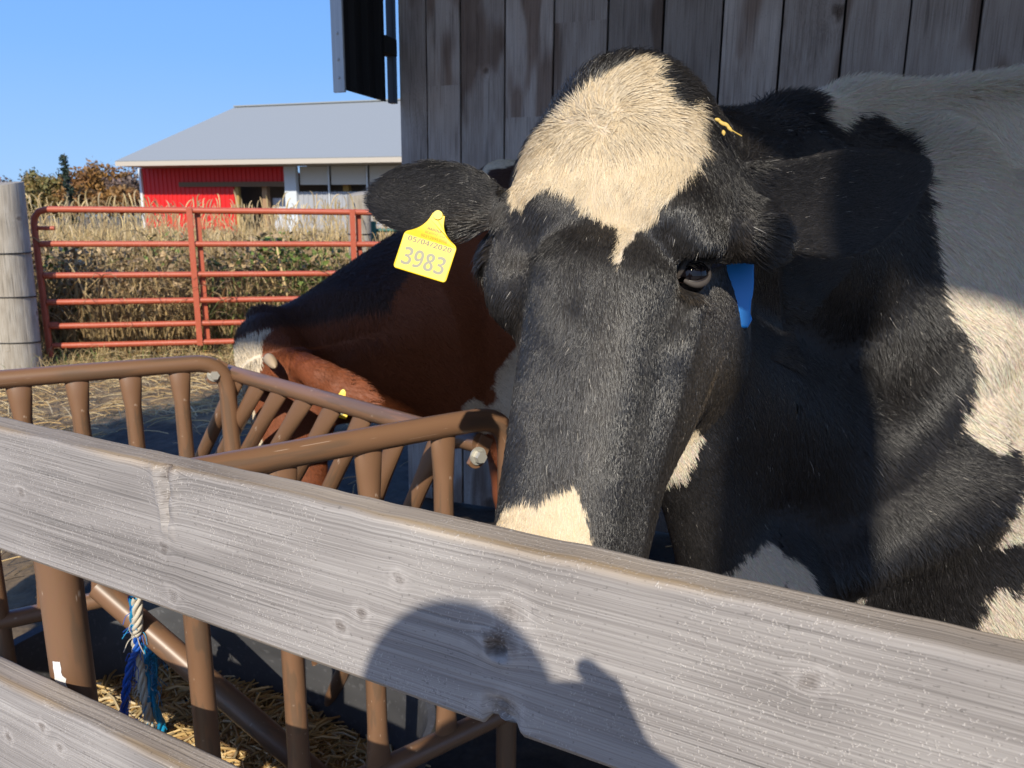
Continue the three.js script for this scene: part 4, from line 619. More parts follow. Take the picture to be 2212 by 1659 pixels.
const tufty = (x, y, s) => 0.006 * (noise(x * 260 + s, y * 260, 1.5) - 0.5) + 0.010 * (noise(x * 90, y * 90 + s, 4.5) - 0.5);
function whiteAt(x, y, z) {
  const [hx, hy, hz] = toHead(x, y, z);
  if (hx * hx + hy * hy < 0.2 && hz > -0.34 && z > -1.0 && hx < 0.145) {
    const jx = hx + tufty(hx, hy, 3), jy = hy + tufty(hx, hy, 9) * 1.3;
    if (hz > -0.15 && (inside(BLAZE, jx, jy) || inside(NOSE, jx, jy))) return 1;
    if (inside(THROAT, jx, jy) && hz < -0.19) return 1;
    return 0;
  }
  const [u, v] = toFlank(x, y, z), ju = u + tufty(u, v, 3) * 1.6 + 0.012 * (noise(u * 34, v * 34, 8.5) - 0.5), jv = v + tufty(u, v, 11) * 1.8 + 0.012 * (noise(u * 34, v * 34, 18.5) - 0.5);
  for (const p of FLANK) if (inside(p, ju, jv)) return 1;
  return 0;
}
const BLACK = [0.021, 0.0195, 0.020], CREAM = [0.80, 0.71, 0.555];
const makeBlackCow = () => {
  const o = thing('cow', 'black and white cow with cream forehead blaze looking over the plank fence', 'cow');
  const fine = skin(cow, FINE_LO, FINE_HI, 0.0042, headBox), rough = skin(cow, V(-0.3, -0.02, -2.6), V(3.2, 1.75, -0.75), 0.012, (x, y, z) => !headBox(x, y, z));
  const tint = (x, y, z) => { const w = whiteAt(x, y, z); return w ? [0.62, 0.52, 0.40] : [0.016, 0.014, 0.014]; };
  paint(fine, tint); paint(rough, tint);
  const body = mesh('body', mergeGeometries([fine, rough]), new THREE.MeshStandardMaterial({ vertexColors: true, roughness: 0.72 }), o);
  const hairMat = new THREE.MeshPhysicalMaterial({ color: 0xffffff, roughness: 0.36, ior: 1.7 });
  const shade = (w, R, dusty, clump = 0.5) => {
    if (w) { const t = clamp(0.15 + 0.5 * R() + 0.5 * (clump - 0.5)); return [lerp(0.74, 0.88, t), lerp(0.58, 0.77, t), lerp(0.36, 0.60, t)]; }
    const b = (0.45 + 0.9 * R()) * (0.6 + 0.8 * clump), k = R(); if (k < 0.002) return [0.40, 0.37, 0.33]; const g = k < 0.08 ? 2.4 : 1, d = dusty * R();  // a share of black hairs is paler, glints painted as colour
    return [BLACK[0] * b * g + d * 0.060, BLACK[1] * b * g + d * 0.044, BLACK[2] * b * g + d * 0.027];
  };
  const whorl = [-0.018, 0.150];
  const ears = { l: at(797, 415, 0.84).sub(at(1085, 452, 0.80)).normalize(), r: at(2022, 376, 0.925).sub(at(1575, 478, 0.835)).normalize() };
  const headStyle = (long) => (x, y, z, nx, ny, nz, R) => {
    const [hx, hy, hz] = toHead(x, y, z); if (nx * (x) + (ny) * (y - 1.35) + nz * z > 0.35 * Math.hypot(x, y - 1.35, z)) return null;
    const ear = hx < -0.120 && hy > 0.0 ? -1 : (hx > 0.135 && hy > -0.03 && hz > -0.42) ? 1 : 0, eye = Math.min(...EYES.map(([, c]) => Math.hypot(x - c.x, y - c.y, z - c.z)));
    if (eye < 0.0222) return null;
    if (!ear && (hz < -0.268 || hx > 0.16)) return long ? null : bodyStyle(x, y, z, nx, ny, nz, R, 0.62);
    const w = whiteAt(x, y, z), crown = smooth(0.05, 0.16, hy + 0.02 * noise(hx * 40, hy * 40, 3)), isLong = ear || (w && hy > -0.05) || crown > 0.3; if (!!isLong !== long) return null;
    const clump = noise(x * 210, y * 210, z * 210), flow = noise(hx * 22 + 3, hy * 22, 5) - 0.5, flow2 = noise(hx * 60, hy * 60, 9) - 0.5;
    if (ear) {
      const base = ear < 0 ? smooth(-0.20, -0.13, hx) : 1 - smooth(0.15, 0.23, hx), low = ear < 0 ? 1 - smooth(0.045, 0.075, hy) : 1 - smooth(0.055, 0.10, hy), fr = base * low;
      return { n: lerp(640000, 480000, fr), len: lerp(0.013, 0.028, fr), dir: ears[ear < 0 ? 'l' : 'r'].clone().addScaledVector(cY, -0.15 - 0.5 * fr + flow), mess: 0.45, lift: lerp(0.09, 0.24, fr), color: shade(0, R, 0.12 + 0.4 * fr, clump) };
    }
    let dx = (hx - whorl[0]) * 0.5, dy = hy - whorl[1]; const l = Math.hypot(dx, dy) || 1; dx /= l; dy /= l; { const t = 1 - smooth(0.0, 0.035, l); dx = lerp(dx, -0.7 + 2.4 * (noise(hx * 70, hy * 70, 15) - 0.5), t); dy = lerp(dy, 2.4 * (noise(hx * 70, hy * 70, 25) - 0.5), t); } const sw = 0.45 * (noise(hx * 11, hy * 11, 35) - 0.5) * (long ? 2.2 : 0.6), ox = dx; dx = dx - dy * sw; dy = dy + ox * sw;
    if (hy < 0.02) { const t = smooth(0.02, -0.08, hy); dx = lerp(dx, hx * 2.2 * (hz < -0.06 ? 1 : 0.6), t); dy = lerp(dy, -1, t); }
    dx += flow * (long ? 1.5 : 0.7) + flow2 * (long ? 0.9 : 0.5);
    const dir = V(0, 0, 0).addScaledVector(hX, dx).addScaledVector(hY, dy).addScaledVector(hZ, hz < -0.08 ? -0.3 : 0);
    let dusty = 0.10 + smooth(0.04, 0.10, hx) * smooth(-0.05, -0.12, hz) * 0.55 + 0.25 * smooth(0.55, 0.8, noise(hx * 26, hy * 12, 13)); const seam = Math.abs(hx - (0.085 + 0.25 * (hy + 0.16))) ; if (hx > 0.03 && hz < -0.09 && hy < -0.05 && hy > -0.30 && Math.abs(hz + 0.165 + 0.12 * (hy + 0.2)) < 0.006) dusty = 2.2;
    if (eye < 0.046) dusty = Math.max(dusty, 1.3 * (1 - smooth(0.028, 0.046, eye)));
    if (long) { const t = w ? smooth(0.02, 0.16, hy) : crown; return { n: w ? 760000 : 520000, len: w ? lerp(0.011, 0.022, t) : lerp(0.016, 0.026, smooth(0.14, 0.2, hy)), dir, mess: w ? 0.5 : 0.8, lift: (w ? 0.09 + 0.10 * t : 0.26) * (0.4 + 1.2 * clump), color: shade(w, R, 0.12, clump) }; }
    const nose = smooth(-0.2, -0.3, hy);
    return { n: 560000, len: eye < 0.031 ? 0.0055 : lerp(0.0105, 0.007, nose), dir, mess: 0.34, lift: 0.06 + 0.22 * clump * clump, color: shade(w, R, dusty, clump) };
  };
  const bodyStyle = (x, y, z, nx, ny, nz, R, k = 1) => {
    if (x > 1.75 || y < 0.72) return null; const dv = nx * x + ny * (y - 1.35) + nz * z; if (dv > 0.45 * Math.hypot(x, y - 1.35, z)) return null;
    const w = whiteAt(x, y, z), top = smooth(0.45, 0.85, ny) * smooth(1.35, 1.5, y), fl = noise(x * 5, y * 5, z * 5) - 0.5;
    const neck = smooth(0.62, 0.40, x);
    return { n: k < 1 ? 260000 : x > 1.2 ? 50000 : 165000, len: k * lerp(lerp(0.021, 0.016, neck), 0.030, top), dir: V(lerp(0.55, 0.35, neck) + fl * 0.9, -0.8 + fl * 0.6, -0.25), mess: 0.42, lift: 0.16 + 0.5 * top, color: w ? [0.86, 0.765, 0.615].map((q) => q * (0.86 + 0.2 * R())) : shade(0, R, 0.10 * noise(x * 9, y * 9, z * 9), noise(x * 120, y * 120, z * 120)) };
  };
  coat(o, fine, hairMat, hairShape(0.034, 0.10), headStyle(false), 101, cow);
  coat(o, fine, hairMat, hairShape(0.0125, 0.34), headStyle(true), 104, cow);
  coat(o, rough, hairMat, hairShape(0.018, 0.14), bodyStyle, 102);
  // eyes: dark ball, lids, inner corner
  const ball = new THREE.MeshPhysicalMaterial({ color: rgb(0.005, 0.004, 0.005), roughness: 0.06, ior: 1.4 }), lidM = std(0.050, 0.040, 0.034, 0.7), rimM = std(0.02, 0.015, 0.014, 0.4), pink = std(0.60, 0.33, 0.30, 0.35);
  for (const [s, c, out] of EYES) {
    const e = mesh('eye', new THREE.SphereGeometry(0.0198, 40, 28), ball, o); e.position.copy(c);
    const fwd = hX.clone().multiplyScalar(-s * 0.75).addScaledVector(hY, -0.40).addScaledVector(hZ, 0.45); fwd.addScaledVector(out, -fwd.dot(out)).normalize(); const upv = out.clone().cross(fwd).normalize(); if (upv.dot(hY) < 0) upv.negate();
    const rim = (lift, r1, mat, name, wide = 0.0185, ball = 0.0203) => { const pts = []; for (let k = 0; k <= 18; k++) { const t = k / 18 * 2 - 1, f = -t * wide, u = lift * (1 - Math.abs(t) ** 2.2), d = Math.sqrt(Math.max(0.00002, ball ** 2 - f * f - u * u)); pts.push(c.clone().addScaledVector(fwd, f).addScaledVector(upv, u).addScaledVector(out, d)); } const wv = (t) => r1 * (0.35 + 0.65 * Math.sin(Math.PI * t)); return mesh(name, sweep(pts, upv, wv, (t) => wv(t) * 0.8, 12), mat, o); };
    rim(0.0150, 0.0062, lidM, 'eyelid'); rim(0.0106, 0.0016, rimM, 'lid_rim'); rim(-0.0128, 0.0040, lidM, 'eyelid'); rim(-0.0100, 0.0013, rimM, 'lid_rim');
    const tc = new THREE.SphereGeometry(0.0052, 16, 12); tc.applyMatrix4(new THREE.Matrix4().makeBasis(fwd.clone().multiplyScalar(1.05), upv.clone().multiplyScalar(0.62), out.clone().multiplyScalar(0.5))); const t = mesh('eye_corner', tc, pink, o); t.position.copy(c).addScaledVector(fwd, 0.0150).addScaledVector(upv, -0.0040).addScaledVector(out, 0.0122);
    const R = rng(60 + s), ms = []; for (let k = 0; k < 60; k++) { const tt = R() * 1.5 - 0.6, f = -tt * 0.018, u = 0.0115 * (1 - tt * tt), q = c.clone().addScaledVector(fwd, f).addScaledVector(upv, u).addScaledVector(out, 0.0172), d = out.clone().multiplyScalar(0.7).addScaledVector(upv, 0.1 - 0.45 * R()).addScaledVector(fwd, -0.55 * tt - 0.4).normalize(), sd = d.clone().cross(upv).normalize(); ms.push(basis(sd, d, sd.clone().cross(d), q, 0.013 + 0.008 * R())); }
    instances('eyelashes', hairShape(0.022, 0.25), std(0.03, 0.028, 0.027, 0.4), ms, null, o);
  }
  // nostrils stay behind the plank; neck strap with its blue tag
  const strapM = std(0.075, 0.062, 0.050, 0.7), P = [[1606, 470, 0.96], [1600, 560, 0.925], [1594, 680, 0.915], [1586, 800, 0.92], [1576, 900, 0.95], [1530, 990, 1.03], [1430, 1000, 1.10], [1380, 700, 1.18], [1450, 400, 1.14], [1560, 390, 1.04]].map((q) => at(...q));
  const cl = new THREE.CatmullRomCurve3(P, true).getPoints(90), pos = [], idx = []; cl.forEach((p, i) => { const t = cl[(i + 1) % cl.length].clone().sub(p), out = p.clone().sub(at(1500, 700, 1.1)).normalize(), w = t.clone().normalize().cross(out).normalize(); for (const [a, b] of [[-0.016, 0], [0.016, 0], [0.016, 0.003], [-0.016, 0.003]]) { const q = p.clone().addScaledVector(w, a).addScaledVector(out, b); pos.push(q.x, q.y, q.z); } });
  for (let i = 0; i < cl.length - 1; i++) for (let k = 0; k < 4; k++) { const a = i * 4 + k, b = i * 4 + (k + 1) % 4; idx.push(a, b, a + 4, b, b + 4, a + 4); } let g = new THREE.BufferGeometry(); g.setAttribute('position', new THREE.Float32BufferAttribute(pos, 3)); g.setIndex(idx); g = toCreasedNormals(g, 0.5); const st = mesh('neck_strap', g, strapM, o);
  const sh = new THREE.Shape(); sh.moveTo(-0.020, 0.036); sh.lineTo(0.0125, 0.036); sh.lineTo(0.0125, 0.014); sh.quadraticCurveTo(0.0125, 0.002, 0.0095, -0.008); sh.lineTo(0.0085, -0.024); sh.lineTo(0.0105, -0.030); sh.lineTo(0.0065, -0.037); sh.lineTo(-0.020, -0.037); sh.closePath();
  const bg = new THREE.ExtrudeGeometry(sh, { depth: 0.016, bevelEnabled: true, bevelSize: 0.003, bevelThickness: 0.003, bevelSegments: 3 }); bg.applyMatrix4(new THREE.Matrix4().makeBasis(cX, cY, cZ)); const bp = at(1591, 638, 0.900); bg.translate(bp.x, bp.y, bp.z); mesh('collar_tag', bg, std(0.010, 0.24, 0.72, 0.38), st);
  for (let k = 0; k < 3; k++) { const b = box(0.010, 0.0022, 0.004, 0, 0, 0); b.applyMatrix4(new THREE.Matrix4().makeBasis(cX, cY, cZ)); const q = at(1580, 672 + k * 11, 0.886); b.translate(q.x, q.y, q.z); mesh('slot', b, std(0.01, 0.05, 0.15, 0.5), st); }
  { const b = box(0.006, 0.018, 0.008, 0, 0, 0, 0.002); b.applyMatrix4(new THREE.Matrix4().makeBasis(cX, cY, cZ)); const q = at(1606, 682, 0.895); b.translate(q.x, q.y, q.z); mesh('buckle', b, std(0.5, 0.36, 0.12, 0.4, { metalness: 0.6 }), st); }
  return o;
};
const blackCow = makeBlackCow();

// ───────────── ear tag 3983 ─────────────
function earTag(label, corners, holder, lines, w = 0.064, h = 0.078) {      // corners: where the lower left, lower right and the neck of the tag hang
  const o = thing('ear_tag', label, 'ear tag'), [ll, lr, top] = corners, X = lr.clone().sub(ll).normalize(), Y = top.clone().sub(ll.clone().add(lr).multiplyScalar(0.5)); Y.addScaledVector(X, -Y.dot(X)).normalize(); const Z = X.clone().cross(Y), W = lr.distanceTo(ll), Ht = top.clone().sub(ll).dot(Y);
  const s = new THREE.Shape(), r = W * 0.07, a = W / 2, sh = Ht * 0.60; s.moveTo(-a + r, 0); s.lineTo(a - r, 0); s.quadraticCurveTo(a, 0, a, r); s.lineTo(a, sh - r); s.quadraticCurveTo(a, sh, a - r, sh + r * 0.4); s.quadraticCurveTo(W * 0.18, Ht * 0.72, W * 0.14, Ht * 0.90); s.lineTo(W * 0.12, Ht); s.lineTo(-W * 0.10, Ht); s.lineTo(-W * 0.13, Ht * 0.90); s.quadraticCurveTo(-W * 0.2, Ht * 0.72, -a + r, sh + r * 0.4); s.quadraticCurveTo(-a, sh, -a, sh - r); s.lineTo(-a, r); s.quadraticCurveTo(-a, 0, -a + r, 0);
  const g = new THREE.ExtrudeGeometry(s, { depth: 0.0016, bevelEnabled: true, bevelSize: 0.0004, bevelThickness: 0.0004, bevelSegments: 2, curveSegments: 8 }); const cv = document.createElement('canvas'); cv.width = 512; cv.height = 640; const q = cv.getContext('2d');
  q.fillStyle = 'rgb(236,198,8)'; q.fillRect(0, 0, 512, 640); lines(q); const R = rng(4); for (let k = 0; k < 90; k++) { q.fillStyle = `rgba(150,120,20,${0.05 + 0.2 * R()})`; q.fillRect(R() * 512, R() * 640, 1 + R() * 5, 1 + R() * 2); }
  const map = new THREE.CanvasTexture(cv); map.colorSpace = THREE.SRGBColorSpace; const p = g.attributes.position, uv = g.attributes.uv; for (let i = 0; i < p.count; i++) { uv.setXY(i, p.getX(i) / W + 0.5, p.getY(i) / Ht); p.setZ(i, p.getZ(i) + 0.0035 * Math.sin((p.getX(i) / W + 0.5) * 3)); } g.computeVertexNormals();
  const m = mesh('plate', g, new THREE.MeshPhysicalMaterial({ map, roughness: 0.45 }), o); o.matrixAutoUpdate = true; const mt = new THREE.Matrix4().makeBasis(X, Y, Z).setPosition(ll.clone().add(lr).multiplyScalar(0.5)); mt.decompose(o.position, o.quaternion, o.scale);
  const st = new THREE.CylinderGeometry(W * 0.085, W * 0.10, 0.006, 16); st.rotateX(Math.PI / 2); st.translate(0, Ht * 0.985, 0.004); mesh('stud', st, std(0.80, 0.62, 0.03, 0.45), o); return o;
}
earTag('yellow ear tag numbered 3983 hanging from the left ear of the black cow', [at(850, 577, 0.792), at(962, 612, 0.790), at(934, 462, 0.795)], null, (q) => {
  q.textAlign = 'center'; q.fillStyle = 'rgb(122,120,92)'; q.save(); q.translate(258, 545); q.scale(0.76, 1.0); q.font = 'bold 255px sans-serif'; q.fillText('3983', 0, 36); q.restore();
  q.fillStyle = 'rgb(84,76,24)'; q.font = 'bold 74px sans-serif'; q.save(); q.translate(262, 335); q.scale(1.12, 1); q.fillText('05/04/2020', 0, 0); q.restore();
  q.font = '36px monospace'; q.fillText('003126953056', 285, 258); q.font = '30px monospace'; q.fillText('0C47FYZ USA', 285, 214); q.font = 'bold 36px sans-serif'; q.fillText('HADINA', 268, 176);
});
{   // the seed stalk on the poll
  const o = thing('straw_stalk', 'broken yellow straw husk caught in the hair above the right eye of the black cow', 'straw'), m = std(0.62, 0.42, 0.10, 0.6), P = [at(1545, 256, 0.765), at(1565, 266, 0.765), at(1582, 282, 0.77), at(1602, 294, 0.775)];
  mesh('stem', tube(P, 0.0007, 20, 5), m, o);
  for (const [x, y, dx, dy] of [[1552, 262, 18, 10], [1562, 264, 16, 13], [1544, 257, 14, 4], [1570, 272, 12, 12], [1562, 281, 2, 12]]) mesh('husk', sweep([0, 0.25, 0.5, 0.75, 1].map((t) => at(x + dx * t, y + dy * t, 0.762)), cX, (t) => 0.0021 * Math.sin(Math.PI * (0.1 + 0.85 * t)), (t) => 0.0014 * Math.sin(Math.PI * (0.1 + 0.85 * t)), 8), m, o);
}

// ───────────── the brown cow ─────────────
{
  const o = thing('cow', 'dark reddish brown cow with white forehead eating behind the slanted feeder bars', 'cow'), f = new Field(), S = 0.86;
  const Y = mix3(-0.30, 0.94, -0.15).normalize(), X0 = mix3(0.45, 0, 0.85), X = X0.addScaledVector(Y, -X0.dot(Y)).normalize(), Z = X.clone().cross(Y), O = at(532, 850, 1.99);
  const Hh = (x, y, z) => O.clone().addScaledVector(X, x * S).addScaledVector(Y, y * S).addScaledVector(Z, z * S), loc = (x, y, z) => { const a = V(x, y, z).sub(O); return [a.dot(X) / S, a.dot(Y) / S, a.dot(Z) / S]; };
  const E = (c, r, k) => f.ell(Hh(...c), r.map((q) => q * S), k, X, Y, Z), C = (a, b, r1, r2, k) => f.cap(Hh(...a), Hh(...b), r1 * S, r2 * S, k);
  E([0, 0.075, -0.080], [0.105, 0.115, 0.075], 0.04); E([0, 0.10, -0.12], [0.09, 0.095, 0.085], 0.04); E([0, 0.165, -0.09], [0.062, 0.05, 0.06], 0.05);
  for (const s of [-1, 1]) { C([s * 0.07, 0.035, -0.05], [s * 0.096, 0, -0.065], 0.036, 0.034, 0.035); C([s * 0.026, -0.01, -0.045], [s * 0.026, -0.29, -0.04], 0.042, 0.038, 0.03); C([s * 0.05, -0.06, -0.09], [s * 0.032, -0.31, -0.08], 0.052, 0.042, 0.035); E([s * 0.064, -0.075, -0.15], [0.05, 0.13, 0.09], 0.04); C([s * 0.055, -0.02, -0.2], [s * 0.022, -0.33, -0.115], 0.052, 0.036, 0.04); C([s * 0.02, -0.335, -0.012], [s * 0.045, -0.375, -0.035], 0.014, 0.016, 0.02); f.cut(Hh(s * 0.112, -0.026, -0.062), 0.019, 0.01); }
  C([0, -0.02, -0.06], [0, -0.30, -0.055], 0.055, 0.05, 0.03); E([0, -0.365, -0.062], [0.07, 0.055, 0.062], 0.035);
  const leafAt = (base, tip, up, len, wid, more) => { const s = tip.clone().sub(base).normalize(), W = up.clone().addScaledVector(s, -up.dot(s)).normalize(), N = s.clone().cross(W); if (N.dot(camera.position.clone().sub(base)) < 0) N.negate(); const c = base.clone().add(tip).multiplyScalar(0.5); f.leaf({ cx: c.x, cy: c.y, cz: c.z, S: s, W, N, len, wid, R: len / 2 + wid * 0.4, k: 0.02, th: 0.005, bend: 0, cup: -0.014, ...more }); };
  leafAt(at(676, 806, 1.89), at(822, 872, 1.87), mix3(0.3, 1, -0.3), 0.20, 0.046, { point: 0.3 }); f.cap(Hh(0.07, 0.08, -0.12), at(692, 812, 1.90), 0.042, 0.026, 0.04);
  leafAt(at(588, 712, 2.04), at(548, 680, 2.05), mix3(0.4, 1, 0), 0.075, 0.028, {}); f.cap(Hh(-0.07, 0.10, -0.12), at(572, 722, 2.13), 0.035, 0.022, 0.04);
  const B = (a, b, r1, r2, k = 0.08) => f.cap(at(...a), at(...b), r1, r2, k), P = (c, r, k = 0.08) => f.ell(at(...c), r, k, cX, cY, cZ);
  B([640, 790, 2.12], [900, 700, 2.34], 0.10, 0.23); B([610, 738, 2.14], [1090, 425, 2.55], 0.058, 0.09, 0.1); B([700, 860, 2.16], [980, 800, 2.42], 0.07, 0.17); P([1000, 680, 2.40], [0.20, 0.34, 0.18], 0.1); P([985, 860, 2.44], [0.14, 0.16, 0.14]);
  B([1180, 660, 2.55], [1900, 640, 2.62], 0.33, 0.34, 0.12); B([1090, 425, 2.55], [1900, 400, 2.62], 0.09, 0.1, 0.12); P([2000, 560, 2.62], [0.25, 0.3, 0.24], 0.12);
  const leg = (x, z, hind, top) => { const p = (dx, y) => V(x + dx, y, z); if (hind) f.cap(p(0, top), p(0.1, 0.68), 0.18, 0.11, 0.1).cap(p(0.1, 0.68), p(-0.02, 0.46), 0.095, 0.05, 0.05).cap(p(-0.02, 0.46), p(0, 0.1), 0.044, 0.035, 0.03).cap(p(0, 0.1), p(-0.04, 0.03), 0.04, 0.055, 0.03); else f.cap(p(0, top), p(-0.02, 0.62), 0.12, 0.08, 0.08).cap(p(-0.02, 0.62), p(0, 0.36), 0.07, 0.048, 0.04).cap(p(0, 0.36), p(0, 0.1), 0.042, 0.034, 0.03).cap(p(0, 0.1), p(-0.04, 0.03), 0.038, 0.052, 0.03); };
  const l1 = at(1135, 880, 2.40); leg(l1.x, l1.z, false, l1.y); leg(l1.x - 0.06, l1.z - 0.28, false, l1.y); const l2 = at(1990, 800, 2.5); leg(l2.x, l2.z, true, l2.y); leg(l2.x + 0.05, l2.z - 0.26, true, l2.y); f.cap(at(2120, 420, 2.7), at(2160, 900, 2.7), 0.03, 0.02, 0.04);
  const g0 = mergeGeometries([skin(f, V(-1.35, 0.55, -2.5), V(-0.02, 1.45, -1.55), 0.008, (x) => x < -0.085), skin(f, V(-0.35, -0.02, -3.2), V(2.0, 1.75, -1.7), 0.012, (x) => x >= -0.115)]);
  const flat = (pts) => pts.map(([x, y]) => { const p = at(x, y, 2.2); return [p.x, p.y]; });
  const SP = [flat([[672, 752], [700, 765], [724, 758], [738, 780], [730, 798], [705, 790]]), flat([[1110, 755], [1095, 790], [1068, 812], [1062, 840], [1075, 868], [1050, 895], [1020, 865], [1000, 880], [985, 920], [985, 960], [1060, 965], [1200, 940], [1200, 755]]), flat([[1030, 372], [1060, 352], [1120, 336], [1130, 320], [1040, 330]])];
  const white = (x, y, z) => { const [a, b, c] = loc(x, y, z); if (Math.abs(a) < 0.14 && b > -0.5 && b < 0.24 && c > -0.3 && x < -0.45 && z > -2.14) return (Math.abs(a) < 0.108 && b < 0.135 + 0.01 * noise(a * 80, b * 80, 2) && c > (b > 0 ? -0.088 : -0.052) - 0.012 * noise(a * 60, b * 60, 4) + (b < 0.0 ? (Math.abs(a) < 0.045 ? 0.03 : 9) : 0)) ? 1 : 0; const j = x + 0.03 * (noise(x * 30, y * 30, 2.5) - 0.5), k = y + 0.03 * (noise(x * 30, y * 30, 7.5) - 0.5); return z < -2.06 && SP.some((p) => inside(p, j, k)) ? 1 : 0; };
  const BR = [0.235, 0.066, 0.022];
  const poll = (x, y, z) => { const [a, b, c] = loc(x, y, z); return smooth(0.12, 0.16, b) * (Math.abs(a) < 0.12 ? 1 : 0); };
  const colorAt = (x, y, z) => { if (white(x, y, z)) return [0.78, 0.68, 0.53]; const d = poll(x, y, z); return BR.map((q) => lerp(q, 0.02, d * 0.8)); };
  paint(g0, (x, y, z) => colorAt(x, y, z).map((q) => q * 0.9)); mesh('body', g0, new THREE.MeshStandardMaterial({ vertexColors: true, roughness: 0.62 }), o);
  coat(o, g0, new THREE.MeshPhysicalMaterial({ color: 0xffffff, roughness: 0.5 }), hairShape(0.028, 0.15), (x, y, z, nx, ny, nz, R) => {
    if (x > 0.15 || y < 0.5) return null; if (nx * x + ny * (y - 1.35) + nz * z > 0.4 * Math.hypot(x, y - 1.35, z)) return null; const [a, b] = loc(x, y, z), near = x < -0.42 + (R() - 0.5) * 0.25, b0 = 0.75 + 0.5 * R();
    return { n: near ? 240000 : 60000, len: near ? (b > 0.02 ? 0.022 : 0.011) : 0.016, dir: near && z > -2.14 ? V(0, 0, 0).addScaledVector(Y, b > 0.08 ? 1 : -1).addScaledVector(X, a * 4) : V(0.7, -0.6, -0.2), mess: 0.5, lift: b > 0.06 && near ? 0.4 : 0.18, color: colorAt(x, y, z).map((q) => q * b0) };
  }, 103);
  for (const s of [-1, 1]) { const e = mesh('eye', new THREE.SphereGeometry(0.0165, 24, 16), new THREE.MeshPhysicalMaterial({ color: rgb(0.006, 0.004, 0.005), roughness: 0.1, clearcoat: 1 }), o); e.position.copy(Hh(s * 0.105, -0.026, -0.064)); }
  const hb = at(590, 782, 1.865), hd = mix3(0.55, -0.25, 0.75).normalize(), side = mix3(0, 1, 0.3), hp = []; for (let k = 0; k <= 8; k++) hp.push(hb.clone().addScaledVector(hd, -0.035 + 0.052 * k / 8).addScaledVector(mix3(0, -1, 0), 0.010 * (k / 8) ** 2)); const horn = mesh('horn', sweep(hp, side, (t) => 0.015 * Math.sqrt(Math.max(0.02, 1 - t ** 3 * 0.97)), (t) => 0.014 * Math.sqrt(Math.max(0.02, 1 - t ** 3 * 0.97)), 16), std(0.42, 0.31, 0.20, 0.6), o);
}
earTag('small yellow ear tag under the ear of the brown cow, seen between the slanted bars', [at(702, 893, 1.80), at(748, 906, 1.80), at(736, 843, 1.81)], null, (q) => { q.fillStyle = 'rgb(110,105,60)'; q.font = 'bold 300px sans-serif'; q.textAlign = 'center'; q.fillText('12', 262, 560); });

